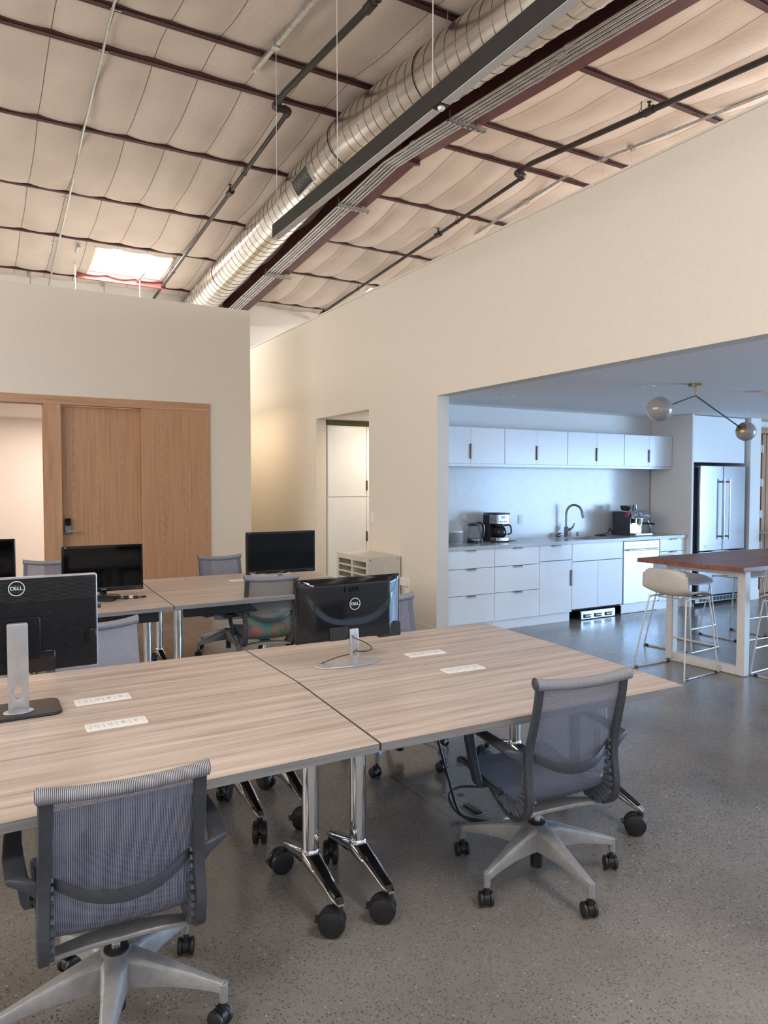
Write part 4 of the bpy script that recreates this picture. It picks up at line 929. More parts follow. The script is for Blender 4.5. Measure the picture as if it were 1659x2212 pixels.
# glossy black monitor on its slim chrome stand
t = thing('monitor', 'glossy black monitor seen from behind with round white logo, on the right front desk', 'monitor', (1.574, 3.04, .735), R(1))
outl = [(-.285, .127), (.115, .123), (.135, .100), (.155, .100)]
shape = [(-.283, .118), (.045, .122), (.160, .114), (.175, .108), (.272, .112), (.279, .412), (-.278, .418)]
b = MB(); b.prism(shape, -.009, .009, T(0, .030, 0) @ RX(R(90))); obj('front_bezel', b, 'black_gloss', t, bev=.004)
b = MB()
def bulge(u, v):
    x = -.283 + .560 * u; zz = .121 + .296 * v
    e = min(1, min(u, 1 - u) / .16) ; f = min(1, (1 - v) / .10)
    e = e * e * (3 - 2 * e)
    lower = 1 if v < .34 + .10 * abs(2 * u - 1) ** 2 else 0
    cv = .285 + .72 * min(1, abs(2 * u - 1) * 1.02) ** 3; q = max(0, min(1, (v - cv) / .14 + .5)); q = q * q * (3 - 2 * q)
    d = .008 + .024 * e * max(0, f) + .008 * (1 - v) * e - .003 * q * e
    if v <= .01 or v >= .99 or u <= .001 or u >= .999: d = 0
    return (x, .022 - d, zz)
b.grid(bulge, 60, 40); bs = obj('back_shell', b, 'black_gloss', t, smooth=80)
b = MB(); b.box(-.13, -.035, -.024, .0, .126, .188); obj('label_panel', b, 'black_plastic', t, bev=.003)
b = MB(); b.box(.145, .268, -.012, .02, .113, .180); obj('port_housing', b, 'black_plastic', t, bev=.004)
dell_logo(bs, T(.006, -.0165, .292) @ BACK, .029)
b = MB()
for (x0, x1, z0, z1) in ((-.045, -.040, .352, .372), (-.018, -.005, .351, .366), (-.003, .010, .353, .372), (.018, .030, .355, .371)): b.box(x0, x1, -.0145, -.0125, z0, z1)
obj('sticker_residue', b, 'monitor_back', bs, smooth=0)
b = MB(); b.prism(rrect(-.278, .275, .124, .408, .003), -.0015, .0015, T(0, .0405, 0) @ RX(R(90))); obj('screen', b, 'screen_gloss', t)
b = MB()
hole = [(-.011, .045), (.011, .045), (.012, .080), (-.010, .080)]; nk = [(-.022, .004), (.030, .004), (.020, .175), (-.026, .175)]
bm = bmesh.new(); vo = [bm.verts.new((x, -.022 + .05 * (z - .0) * .35, z)) for x, z in nk]; vh = [bm.verts.new((x, -.022 + .05 * z * .35, z)) for x, z in hole]
e = [bm.edges.new((q[i], q[(i + 1) % 4])) for q in (vo, vh) for i in range(4)]; bmesh.ops.triangle_fill(bm, edges=e, use_beauty=True); bm.verts.index_update()
b.add([v.co.copy() for v in bm.verts], [tuple(v.index for v in f.verts) for f in bm.faces]); bm.free()
obj('stand_neck', b, 'silver_plastic', t, solid=.012, bev=.002, smooth=30)
base = [(-.19, .03), (-.16, -.030), (-.05, -.058), (.06, -.060), (.135, -.022), (.145, .022), (.06, .075), (-.08, .085)]
b = MB(); b.prism([(v[0], v[1]) for v in smooth_path([(*p, 0) for p in base + base[:1]], 5)[:-1]], 0, .0085); obj('stand_base', b, 'silver_plastic', t, bev=.003)
b = MB(); b.tube(smooth_path([(-.02, -.005, .16), (-.012, -.035, .137), (.01, -.05, .125), (.04, -.055, .110), (.075, -.05, .085), (.083, -.04, .070), (.06, -.035, .062), (.02, -.032, .065), (.0, -.028, .07), (-.005, .0, .05), (-.06, .03, .035), (-.15, .06, .004)], 6), .0022, 6)
single('monitor_cable', 'thin black cable looped through the chrome stand of the glossy monitor', 'cable', b, 'cable_black', loc=(1.574, 3.04, .735), rot=(0, 0, R(1)))
def front_monitor(label, x, y, zb_, zt, w, rz=0, text=None):
    t = thing('monitor', label, 'monitor', (x, y, .735), rz, 'black monitors on the rear desks'); a, c = zb_ - .735, zt - .735
    b = MB(); b.prism(rrect(-w / 2, w / 2, a, c, .006), -.018, .018, T(0, .012, 0) @ RX(R(90))); obj('casing', b, 'black_gloss', t, bev=.005)
    b = MB(); b.prism(rrect(-w / 2 + .017, w / 2 - .017, a + .034, c - .018, .002), -.001, .001, T(0, -.0062, 0) @ RX(R(90))); obj('screen', b, 'screen_gloss', t)
    b = MB(); b.box(-w / 2 + .02, w / 2 - .02, -.0085, -.006, a + .028, a + .0305); obj('lower_trim', b, 'graphite_plastic', t)
    b = MB(); text_into(b, text or '', .012, .0003, T(0, -.0068, a + .017) @ BACK) if text else b.box(-.02, .02, -.0072, -.006, a + .015, a + .019)
    b.box(-w / 2 + .026, -w / 2 + .044, -.0072, -.006, a + .013, a + .022); b.box(-w / 2 + .052, -w / 2 + .085, -.0072, -.006, a + .015, a + .020); b.box(-w / 2 + .02, -w / 2 + .032, -.0072, -.006, c - .013, c - .007)
    for k in range(3): b.box(w / 2 - .07 + .022 * k, w / 2 - .064 + .022 * k, -.0072, -.006, a + .014, a + .019)
    obj('marking', b, 'socket_grey', t, smooth=0)
    b = MB(); b.box(-.022, .022, .02, .05, .008, a + .06); b.lathe([(.030, a - .004), (.024, a - .03), (.022, .008)], 16, T(0, .03, 0)) ; obj('stand_neck', b, 'black_gloss', t, bev=.004)
    b = MB(); b.lathe([(.12, 0), (.12, .006), (.06, .012), (0, .014)], 32, T(0, .035, 0) @ Matrix.Diagonal((1, .75, 1, 1))); obj('stand_base', b, 'black_gloss', t)
    return t
front_monitor('black widescreen monitor on the rear desk in front of the oak door', .860, 5.72, .787, 1.136, .575, R(-1))
front_monitor('black widescreen monitor farthest right on the rear desks, beside the doorway', 2.455, 6.14, .782, 1.163, .665, 0, 'ViewSonic')
front_monitor('black monitor at the left edge of the photo, on the rear desk', -.025, 5.72, .87, 1.208, .60, 0)
# cable bundle in front of the rear left monitor
t = thing('cable_bundle', 'tangled bundle of black cables on the rear desk below the left monitor', 'cables', (.93, 5.55, .735), R(5))
for k in range(6):
    rr = .05 + .008 * k; pts = [(-.10 + (.09 + .01 * k) * math.cos(a) + .02 * math.sin(3 * a + k), .02 + rr * math.sin(a) * .6, .006 + .006 * k + .006 * math.sin(2 * a + k)) for a in [2 * PI * q / 16 for q in range(16)]]
    b = MB(); b.tube(pts, .0035, 6, closed=True); obj('coil', b, 'cable_black', t)
b = MB(); b.tube(smooth_path([(-.03, .03, .02), (.03, .02, .012), (.09, .035, .02), (.14, .02, .012), (.20, .03, .014)], 6), .004, 6); b.box(.055, .085, .022, .045, .004, .026); b.box(.125, .155, .012, .034, .003, .022); b.box(.185, .215, .02, .04, .004, .018); obj('plug_lead', b, 'cable_black', t)
b = MB(); b.box(.092, .118, .024, .044, .008, .026); obj('plug_tip', b, 'cable_white', t, bev=.002)
# ============================================================ FLOOR BOX AND CABLE
t = thing('floor_box', 'square metal floor box set flush in the concrete under the right front desk', 'floor box', (2.19, 2.87, 0), R(2))
b = MB(); b.box(-.115, .115, -.135, .135, -.002, .0015); obj('lid', b, 'concrete_floor', t)
b = MB()
for (x0, x1, y0, y1) in ((-.118, .118, -.138, -.135), (-.118, .118, .135, .138), (-.118, -.115, -.138, .138), (.115, .118, -.138, .138)): b.box(x0, x1, y0, y1, -.002, .003)
obj('rim', b, 'socket_grey', t, smooth=0)
b = MB(); b.box(-.10, -.07, -.13, -.02, .0015, .010); obj('cable_flap', b, 'black_plastic', t)
b = MB(); b.lathe([(.018, .0015), (.018, .003), (0, .0035)], 16, T(-.03, .09, 0)); obj('latch', b, 'graphite_plastic', t)
b = MB(); b.tube(smooth_path([(1.86, 2.78, .70), (1.87, 2.76, .45), (1.92, 2.73, .22), (1.97, 2.72, .06), (2.02, 2.68, .012), (2.07, 2.64, .010), (2.11, 2.60, .012), (2.16, 2.61, .012)], 7), .0068, 8)
single('floor_cable', 'black cable hanging from the desk down to the floor box, with a braided end', 'cable', b, 'cable_black')
b = MB(); b.tube(smooth_path([(2.10, 2.60, .015), (2.00, 2.74, .02), (2.00, 2.84, .07), (2.08, 2.87, .09), (2.20, 2.84, .08), (2.26, 2.82, .10)], 7), .0058, 8)
single('floor_cable', 'thinner black cable looping up from the floor box behind the chair', 'cable', b, 'cable_black')
b = MB(); b.tube([(2.15, 2.607, .013), (2.185, 2.615, .015)], .009, 8); single('cable_tie', 'crumpled clear tape on the end of the black floor cable', 'tape', b, 'cable_white')
# ============================================================ KITCHEN CABINETS
YF = 6.12; YB = 6.685
def pull_edge(parent, x, z):     # thin metal tab pull on the top edge of a drawer
    b = MB(); b.box(x - .055, x + .055, -.024, .002, z - .002, z + .001); b.box(x - .055, x + .055, -.024, -.0215, z - .016, z + .001); obj('pull', b, 'aluminium', parent, smooth=0)
def pull_vert(parent, x, z0, z1):
    b = MB(); b.box(x - .010, x + .010, -.016, .002, z0, z1); obj('pull', b, 'bronze_pull', parent, bev=.002)
def base_cab(label, x0, x1, drawers, doors=(), toe=True):
    t = thing('base_cabinet', label, 'cabinet', (x0, YF, 0), 0, 'white base cabinets'); w = x1 - x0; g = .0025
    b = MB(); b.box(.001, w - .001, .021, YB - YF, .112, .895); obj('body', b, 'gap_dark', t, smooth=0)
    b = MB(); b.box(0, .016, .018, YB - YF, .105, .897); b.box(w - .016, w, .018, YB - YF, .105, .897); obj('side', b, 'cabinet_white', t, smooth=0)
    for (z0, z1, pull) in drawers:
        b = MB(); b.box(g, w - g, 0, .020, z0 + g, z1 - g); d = obj('drawer', b, 'cabinet_white', t, bev=.0012)
        if pull: pull_edge(d, w / 2, z1 - g)
    for (a, c, z0, z1, px) in doors:
        b = MB(); b.box(a + g, c - g, 0, .020, z0 + g, z1 - g); d = obj('door', b, 'cabinet_white', t, bev=.0012)
        if px is not None: pull_vert(d, px, z1 - .30, z1 - .12)
    if toe:
        b = MB(); b.box(0, w, .035, .05, 0, .112); obj('toe_kick', b, 'cabinet_white', t, smooth=0)
    return t
DR = [(.108, .412, True), (.412, .697, True), (.697, .897, True)]
base_cab('white drawer cabinet at the left end of the counter, under the small speaker', 4.262, 4.900, DR)
base_cab('white drawer cabinet under the coffee maker, second from the left', 4.902, 5.540, DR)
base_cab('white cabinet with one drawer and a tall door, left of the sink cabinet', 5.542, 6.035, [(.718, .897, True)], [(0, .493, .108, .716, .480)])
base_cab('white sink cabinet with two doors and a metal unit in its toe space', 6.037, 6.875, [(.690, .897, False)], [(0, .419, .13, .688, None), (.419, .838, .13, .688, None)], toe=False)
base_cab('white cabinet right of the dishwasher, next to the fridge', 7.535, 8.028, [(.735, .897, True), (.108, .735, True)])
t = thing('dishwasher', 'pale steel dishwasher with a bar handle in the base cabinets', 'dishwasher', (6.880, YF, 0))
b = MB(); b.box(.004, .648, .03, .55, .10, .895); obj('tub', b, 'gap_dark', t, smooth=0)
b = MB(); b.box(.006, .645, -.006, .03, .125, .89); obj('door', b, 'dishwasher_steel', t, bev=.004)
b = MB(); b.box(.006, .645, -.0075, -.004, .835, .838); obj('panel_seam', b, 'gap_dark', t)
b = MB(); b.tube([(.04, -.045, .785), (.61, -.045, .785)], .011, 12); b.box(.05, .07, -.045, -.004, .777, .793); b.box(.58, .60, -.045, -.004, .777, .793); obj('handle', b, 'stainless', t)
b = MB(); b.box(.0, .65, .02, .03, .005, .118); obj('toe_kick', b, 'cabinet_white', t, smooth=0)
b = MB(); b.box(.646, .652, -.01, .03, .70, .895); obj('edge_gap', b, 'gap_dark', t)
t = thing('toe_space_unit', 'shiny metal box with three black slots in the toe space of the sink cabinet', 'toe space unit', (6.16, YF + .0, 0))
b = MB(); b.box(0, .56, -.03, .28, .006, .105); obj('casing', b, 'stainless', t, bev=.004)
for k in range(3):
    b = MB(); b.prism(rrect(.095 + .175 * k - .055, .095 + .175 * k + .055, .022, .068, .010), -.008, .008, T(0, -.031, 0) @ RX(R(90))); sl = obj('slot', b, 'black_gloss', t, bev=.002)
    b = MB(); b.tube([(.05 + .175 * k, -.043, .046), (.14 + .175 * k, -.043, .046)], .007, 8); obj('slot_bar', b, 'chrome', sl)
# worktop with a real cut-out for the sink
t = single('worktop', 'grey stone worktop running along the kitchen counter', 'worktop', MB().box(4.258, 6.20, 6.095, 6.688, .898, .936).box(6.78, 8.028, 6.095, 6.688, .898, .936).box(6.20, 6.78, 6.095, 6.215, .898, .936).box(6.20, 6.78, 6.585, 6.688, .898, .936), 'counter_quartz', smooth=0)
b = MB(); b.box(6.19, 6.205, 6.205, 6.595, .72, .897); b.box(6.775, 6.79, 6.205, 6.595, .72, .897); b.box(6.19, 6.79, 6.205, 6.22, .72, .897); b.box(6.19, 6.79, 6.58, 6.595, .72, .897); b.box(6.19, 6.79, 6.205, 6.595, .71, .725)
single('sink', 'undermount steel sink basin in the grey worktop', 'sink', b, 'stainless')
t = thing('faucet', 'brushed steel gooseneck faucet with a side lever behind the sink', 'faucet', (6.42, 6.615, .936))
b = MB(); b.lathe([(.030, 0), (.030, .004), (.025, .010), (.025, .12), (.022, .125)], 24); obj('body', b, 'brushed_dark', t)
b = MB(); b.tube(smooth_path([(0, 0, .12), (0, 0, .22), (0, 0, .30), (.015, -.02, .365), (.055, -.06, .395), (.10, -.105, .378), (.125, -.13, .33), (.135, -.142, .28)], 7), .0135, 14); obj('spout', b, 'brushed_dark', t)
b = MB(); b.tube([(.128, -.134, .315), (.139, -.147, .235)], [.015, .017], 14); obj('spray_head', b, 'brushed_dark', t)
b = MB(); b.tube([(.02, 0, .085), (.055, -.01, .09)], .017, 12); b.tube([(.055, -.01, .09), (.080, -.03, .12), (.095, -.045, .17)], [.013, .011, .007], 10); obj('lever', b, 'brushed_dark', t)
b = MB(); b.lathe([(.018, 0), (.018, .006), (.014, .008), (.014, .045), (.016, .047), (.016, .052), (0, .053)], 20); single('soap_dispenser', 'short steel soap dispenser cap right of the faucet', 'soap dispenser', b, 'brushed_dark', loc=(6.63, 6.63, .936))
b = MB(); b.lathe([(.022, -.03), (.024, -.015), (.024, .02), (.015, .03), (0, .031)], 16, RY(R(75))); b.lathe([(.016, -.045), (.016, -.03)], 12, RY(R(75))); single('tap_control', 'small round steel control knob at the left foot of the faucet', 'tap knob', b, 'brushed_dark', loc=(6.32, 6.63, .962))
# upper cabinets
UX = [(4.262, 5.213, 4.742), (5.217, 6.168, 5.690), (6.172, 7.128, 6.650), (7.132, 8.026, 7.585)]
UL = ['white wall cabinet pair at the left end of the upper row', 'white wall cabinet pair second from the left in the upper row', 'white wall cabinet pair third from the left in the upper row', 'white wall cabinet pair at the right end of the upper row, by the side panel']
for (x0, x1, xm), lab in zip(UX, UL):
    t = thing('wall_cabinet', lab, 'cabinet', (x0, 6.345, 1.815), 0, 'white wall cabinets')
    w = x1 - x0; b = MB(); b.box(0, w, .02, .340, 0, .395); obj('body', b, 'cabinet_white', t, smooth=0)
    b = MB(); b.box(-.001, w + .002, .012, .0205, .002, .393); obj('reveal', b, 'gap_dark', t, smooth=0)
    for k, (a, c) in enumerate(((.002, xm - x0 - .0015), (xm - x0 + .0015, w - .002))):
        b = MB(); b.box(a, c, 0, .012, .002, .395); d = obj('door', b, 'cabinet_white', t, bev=.001)
        if k == 0: pull_vert(d, xm - x0 - .004, .055, .215)
single('light_rail', 'white strip along the underside of the wall cabinets', 'rail', MB().box(4.262, 8.026, 6.36, 6.680, 1.785, 1.8145), 'cabinet_white', smooth=0)
# fridge surround
single('fridge_gable', 'tall white panel between the counter and the fridge', 'panel', MB().box(8.032, 8.068, 6.045, 6.685, 0, HD - .002), 'white_paint', smooth=0)
t = thing('fridge_cabinet', 'white cupboard above the fridge', 'cabinet', (8.070, 6.06, 1.872))
b = MB(); b.box(0, 1.10, .021, .62, 0, .605); obj('body', b, 'white_paint', t, smooth=0)
b = MB(); b.box(.002, 1.05, 0, .020, .002, .600); obj('door', b, 'cabinet_white', t, bev=.002)
t = thing('fridge', 'stainless steel fridge with two upper doors and dark sides', 'fridge', (8.10, 6.04, 0))
b = MB(); b.box(.0, 1.03, .075, .64, .03, 1.80); obj('body', b, 'fixture_black', t, smooth=0)
for (a, c) in ((.085, .553), (.559, 1.03)):
    b = MB(); b.box(a, c, -.008, .065, .715, 1.830); d = obj('door', b, 'fridge_steel', t, bev=.008, seg=3)
    hx = c - .055 if a < .3 else a + .055
    b = MB(); b.tube([(hx, -.065, .86), (hx, -.065, 1.66)], .011, 12); b.tube([(hx, -.065, .90), (hx, -.006, .90)], .012, 10); b.tube([(hx, -.065, 1.62), (hx, -.006, 1.62)], .012, 10); obj('handle', b, 'stainless', d)
b = MB(); b.box(.085, 1.03, -.008, .065, .125, .705); d = obj('freezer_drawer', b, 'fridge_steel', t, bev=.008, seg=3)
b = MB(); b.tube([(.16, -.065, .63), (.95, -.065, .63)], .011, 12); b.tube([(.20, -.065, .63), (.20, -.006, .63)], .012, 10); b.tube([(.91, -.065, .63), (.91, -.006, .63)], .012, 10); obj('handle', b, 'stainless', d)
b = MB(); b.box(.60, .68, -.010, -.006, .36, .39); obj('badge', b, 'white_plastic', d)
b = MB(); b.lathe([(.032, -.0095), (.032, -.0075)], 20, T(.20, -.002, .78) @ RX(R(90)) @ T(0, 0, .0)); b2 = MB(); b2.prism([(.19, .76), (.205, .755), (.235, .79), (.228, .796), (.206, .772), (.196, .80), (.188, .797)], -.001, .001, T(0, -.009, 0) @ RX(R(90))); obj('tick_badge', b2, 'white_plastic', t, smooth=0)
b = MB(); b.box(.03, 1.0, -.002, .04, .035, .115); g = obj('toe_grille', b, 'brushed_dark', t, bev=.004)
b = MB()
for k in range(12): b.box(.12 + .07 * k, .17 + .07 * k, -.004, .0, .055, .098)
obj('grille_slots', b, 'gap_dark', g, smooth=0)
for xx in (.04, .96): 
    b = MB(); b.tube([(xx, .05, 0), (xx, .05, .05)], .022, 12); obj('foot', b, 'socket_grey', t)
b = MB(); b.box(.02, .10, .06, .085, .1, 1.81); obj('gasket', b, 'gap_dark', t, smooth=0)
# ------------------------------------------------------------ things on the worktop
ZT = .936
t = thing('smart_speaker', 'small white and grey cylindrical speaker at the left end of the worktop', 'speaker', (4.665, 6.50, ZT))
b = MB(); b.lathe([(.072, .006), (.074, .012), (.074, .122), (.072, .128)], 32); obj('grille', b, 'speaker_grey', t)
b = MB(); b.lathe([(.066, 0), (.072, .004), (.072, .010), (.070, .011)], 32); obj('foot', b, 'white_plastic', t)
b = MB(); b.lathe([(.075, .122), (.075, .135), (.070, .143), (0, .144)], 32); obj('cap', b, 'white_plastic', t)
t = thing('kettle', 'glass electric kettle with black handle beside the coffee maker', 'kettle', (4.88, 6.46, ZT))
b = MB(); b.lathe([(.082, 0), (.084, .008), (.078, .022), (.072, .024)], 28); obj('base', b, 'black_plastic', t)
b = MB(); b.lathe([(.074, .024), (.078, .04), (.076, .09), (.066, .15), (.056, .195), (.060, .202)], 28); obj('jug', b, 'kettle_glass', t)
b = MB(); b.lathe([(.075, .026), (.076, .05), (.070, .05), (.07, .026)], 28); obj('heater_ring', b, 'stainless', t)
b = MB(); b.lathe([(.056, .190), (.060, .20), (.058, .215), (.02, .224), (0, .225)], 24); b.prism([(-.05, -.02), (-.085, -.008), (-.085, .008), (-.05, .02)], .190, .208); obj('lid', b, 'black_plastic', t)
b = MB(); b.tube(smooth_path([(.03, 0, .215), (.075, -.01, .222), (.108, -.018, .19), (.112, -.02, .12), (.095, -.016, .045)], 6), [.012] * 3 + [.013] * 22, 10); obj('handle', b, 'black_plastic', t)
b = MB(); b.tube(smooth_path([(.085, -.013, .226), (.120, -.02, .195), (.1245, -.021, .125), (.110, -.018, .06)], 6), .0045, 8); obj('handle_trim', b, 'silver_plastic', t)
b = MB(); b.tube(smooth_path([(-.06, .02, .03), (-.085, -.02, .03), (-.05, -.075, .025), (-.10, -.06, .008), (-.06, -.09, .006)], 5), .004, 6); obj('base_cord', b, 'cable_black', t)
t = thing('coffee_maker', 'black and steel drip coffee maker with glass carafe', 'coffee maker', (5.205, 6.46, ZT))
b = MB(); b.box(-.095, .095, .02, .14, .0, .31); b.box(-.095, .095, -.11, .02, .0, .014); obj('tower', b, 'black_plastic', t, bev=.008)
b = MB(); b.prism(rrect(-.095, .095, -.115, .04, .02), .205, .315); obj('brew_head', b, 'stainless', t, bev=.005)
b = MB(); b.prism(rrect(-.099, .099, -.118, .145, .02), .315, .328); obj('lid', b, 'black_plastic', t, bev=.004)
b = MB(); b.box(-.035, .03, -.118, -.114, .262, .300); dsp = obj('display', b, 'white_plastic', t)
b = MB(); b.box(-.025, .018, -.1195, -.117, .270, .292); obj('display_glass', b, 'black_gloss', dsp)
for k in range(4):
    b = MB(); b.lathe([(.0075, -.003), (.0075, .002)], 12, T(-.045 + .028 * k, -.116, .232) @ RX(R(90))); obj('button', b, 'black_plastic', t)
b = MB(); b.prism(rrect(-.095, .095, -.115, .03, .03), .012, .055); obj('hot_plate', b, 'stainless', t, bev=.005)
b = MB(); b.lathe([(.055, .056), (.074, .075), (.078, .11), (.066, .155), (.05, .175)], 24, T(0, -.045, 0)); ca = obj('carafe', b, 'carafe_glass', t)
b = MB(); b.lathe([(.051, .172), (.053, .18), (.053, .196), (.02, .203), (0, .203)], 24, T(0, -.045, 0)); b.tube(smooth_path([(.045, -.06, .185), (.10, -.09, .19), (.118, -.10, .165), (.118, -.10, .10), (.085, -.075, .085)], 5), .009, 8); obj('carafe_handle', b, 'black_plastic', ca)
b = MB(); b.prism(rrect(-.07, .05, -.055, .05, .006), 0, .004); single('counter_mat', 'small dark blue mat on the worktop right of the coffee maker', 'mat', b, 'blue_mat', loc=(5.40, 6.46, ZT))
b = MB(); b.lathe([(.012, 0), (.014, .006), (.008, .014), (.011, .020), (0, .026)], 14); single('stopper', 'tiny black stopper standing on the worktop between kettle and coffee maker', 'stopper', b, 'black_plastic', loc=(5.03, 6.33, ZT))
t = thing('espresso_machine', 'steel espresso machine with grinder hopper and black portafilter', 'espresso machine', (7.385, 6.42, ZT))
b = MB(); b.box(-.165, .165, .0, .18, .02, .295); b.box(-.165, .165, -.18, .02, .0, .022); obj('body', b, 'stainless', t, bev=.006)
b = MB(); b.box(-.17, -.155, -.10, .185, .0, .30); b.box(-.165, .165, .165, .19, .0, .30); obj('rear_tank', b, 'graphite_plastic', t, bev=.006)
b = MB(); b.add([(-.165, -.155, .215), (.165, -.155, .215), (.165, .02, .215), (-.165, .02, .215), (-.165, -.10, .315), (.165, -.10, .315), (.165, .02, .315), (-.165, .02, .315)], [(0, 3, 2, 1), (4, 5, 6, 7), (0, 1, 5, 4), (1, 2, 6, 5), (2, 3, 7, 6), (3, 0, 4, 7)]); hd = obj('control_head', b, 'stainless', t, bev=.006)
FM = T(0, -.128, .265) @ RX(R(90 - 28.8))
b = MB(); b.lathe([(.030, 0), (.030, .008), (0, .009)], 24, FM @ T(.0, 0, 0)); obj('pressure_gauge', b, 'speaker_grey', hd)
for xx in (-.125, -.095, -.065, .06, .085, .11, .135):
    b = MB(); b.lathe([(.0105, 0), (.0105, .007), (0, .0075)], 14, FM @ T(xx, .005 if xx < 0 else -.005, 0)); obj('button', b, 'chrome', hd)
b = MB(); b.tube([(.168, -.05, .265), (.195, -.05, .265)], .022, 16); obj('steam_dial', b, 'black_plastic', t)
b = MB(); b.box(-.155, .155, -.178, .0, .022, .034); b.box(-.15, .15, -.186, -.176, .006, .03); obj('drip_tray', b, 'brushed_dark', t, bev=.003)
b = MB(); b.lathe([(.036, .165), (.038, .175), (.038, .215)], 20, T(.03, -.085, 0)); obj('group_head', b, 'chrome', t)
b = MB(); b.lathe([(.033, .135), (.036, .15), (.036, .168)], 20, T(.03, -.085, 0)); pf = obj('portafilter', b, 'chrome', t)
b = MB(); b.tube([(.05, -.105, .155), (.12, -.19, .150), (.145, -.22, .149)], [.010, .014, .012], 12); obj('handle', b, 'black_plastic', pf)
b = MB(); b.tube([(.03, -.085, .135), (.03, -.085, .11)], .010, 10); obj('spout', b, 'chrome', pf)
b = MB(); b.lathe([(.026, .160), (.030, .17), (.030, .215)], 18, T(-.085, -.085, 0)); obj('grinder_outlet', b, 'black_plastic', t)
b = MB(); b.tube([(.145, -.09, .215), (.150, -.13, .17), (.165, -.15, .095)], .005, 8); obj('steam_wand', b, 'chrome', t)
b = MB(); b.lathe([(.045, .315), (.05, .322), (.066, .345), (.066, .375), (.062, .379), (0, .381)], 24, T(-.08, .05, 0)); obj('bean_hopper', b, 'carafe_glass', t)
b = MB(); b.lathe([(.034, 0), (.036, .004), (.032, .062), (.034, .072), (.030, .072), (.028, .006), (0, .006)], 24); b.tube(smooth_path([(.032, 0, .06), (.055, 0, .055), (.055, 0, .025), (.034, 0, .02)], 4), .004, 6)
single('milk_jug', 'small steel milk jug standing on the espresso machine', 'jug', b, 'stainless', loc=(7.47, 6.47, ZT + .316))
b = MB(); b.prism(rrect(-.035, .035, -.032, .032, .012), -.01, .01, RY(R(90))); single('magenta_tag', 'magenta holder stuck on the left side of the espresso machine', 'holder', b, 'magenta_plastic', loc=(7.203, 6.35, 1.20), bev=.004)
b = MB(); b.tube(smooth_path([(7.22, 6.60, .95), (7.12, 6.56, 1.02), (7.06, 6.52, .99), (6.98, 6.50, .962), (6.88, 6.53, .948), (6.80, 6.50, .945), (6.86, 6.44, .944), (6.96, 6.47, .944), (6.90, 6.56, .946)], 7), .006, 8); single('coiled_cord', 'black power cord lying coiled between the sink and the espresso machine', 'cord', b, 'cable_black')
# outlets
def outlet(label, x, y, z, face='y', sw=False):
    t = thing('light_switch' if sw else 'wall_outlet', label, 'light switch' if sw else 'outlet', (x, y, z), 0 if face == 'y' else R(-90))
    b = MB(); b.prism(rrect(-.036, .036, -.058, .058, .004), 0, .006, RX(R(90))); obj('cover_plate', b, 'white_plastic', t, bev=.0015)
    b = MB(); b.prism(rrect(-.017, .017, -.034, .034, .002), .006, .0085, RX(R(90))); p = obj('rocker' if sw else 'receptacle', b, 'white_plastic', t, bev=.001)
    b = MB()
    if sw: b.box(-.017, .017, -.0092, -.0080, -.001, .001)
    else:
        for zz in (-.018, .016): b.box(-.007, -.005, -.0092, -.008, zz - .004, zz + .004); b.box(.005, .007, -.0092, -.008, zz - .004, zz + .004)
    obj('slots', b, 'socket_grey', p, smooth=0); return t
outlet('white outlet on the backsplash behind the speaker, with a white cord', 4.915, 6.699, 1.175)
outlet('white outlet on the backsplash right of the coffee maker', 5.753, 6.699, 1.165)
outlet('white rocker switch on the wall right of the alcove doorway', XR - .0005, 7.405, 1.202, 'x', True)
b = MB(); b.box(-.016, .016, -.035, -.009, -.018, .016); b.tube(smooth_path([(.0, -.03, -.0), (.03, -.045, .0), (.06, -.06, -.03), (.06, -.08, -.11), (.0, -.12, -.19), (-.12, -.14, -.225), (-.2, -.14, -.232)], 6), .0035, 6); single('speaker_cord', 'white plug and cord from the backsplash outlet to the small speaker', 'cord', b, 'cable_white', loc=(4.915, 6.699, 1.175))
t = thing('surface_raceway', 'small white outlet box on the wall right of the paper sorter', 'outlet box', (XR, 6.66, .52))
b = MB(); b.box(-.045, 0, -.06, .06, -.035, .055); obj('box', b, 'white_plastic', t, bev=.004)
b = MB(); b.box(-.008, 0, -.075, .03, -.13, .04); obj('back_plate', b, 'white_plastic', t, bev=.003)
# paper sorter
t = thing('paper_sorter', 'cream paper sorter cabinet with two columns of slots against the right wall', 'paper sorter', (3.69, 6.755, 0))
w, d, h = .405, .755, .80
b = MB(); b.box(.012, w, 0, .018, .0, h - .02); b.box(.012, w, d - .018, d, 0, h - .02); b.box(.012, w, 0, d, h - .02, h); b.box(.012, w - .012, .018, d - .018, 0, .06); b.box(w - .012, w, .018, d - .018, .06, h - .02); b.box(.012, w - .012, d / 2 - .02, d / 2 + .02, .06, h - .02); b.box(0, .012, 0, .045, 0, h); b.box(0, .012, d - .045, d, 0, h); b.box(0, .012, .045, d - .045, h - .055, h); b.box(0, .012, d / 2 - .02, d / 2 + .02, 0, h - .055); obj('body', b, 'sorter_cream', t, smooth=0)
for c in range(2):
    y0 = .045 if c == 0 else d / 2 + .02; y1 = d / 2 - .02 if c == 0 else d - .045
    for k in range(9):
        z = .075 + .075 * k
        b = MB(); b.box(.004, w - .015, y0 - .02, y1 + .02, z, z + .004); b.box(.002, .008, y0, y1, z - .006, z + .014); obj('shelf', b, 'sorter_cream', t, smooth=0)
for (xx, zz) in ((.03, h - .03), (w - .03, h - .03)):
    b = MB(); b.lathe([(.006, 0), (.006, .003)], 10, T(xx, 0, zz) @ RX(R(90))); obj('screw', b, 'gap_dark', t)
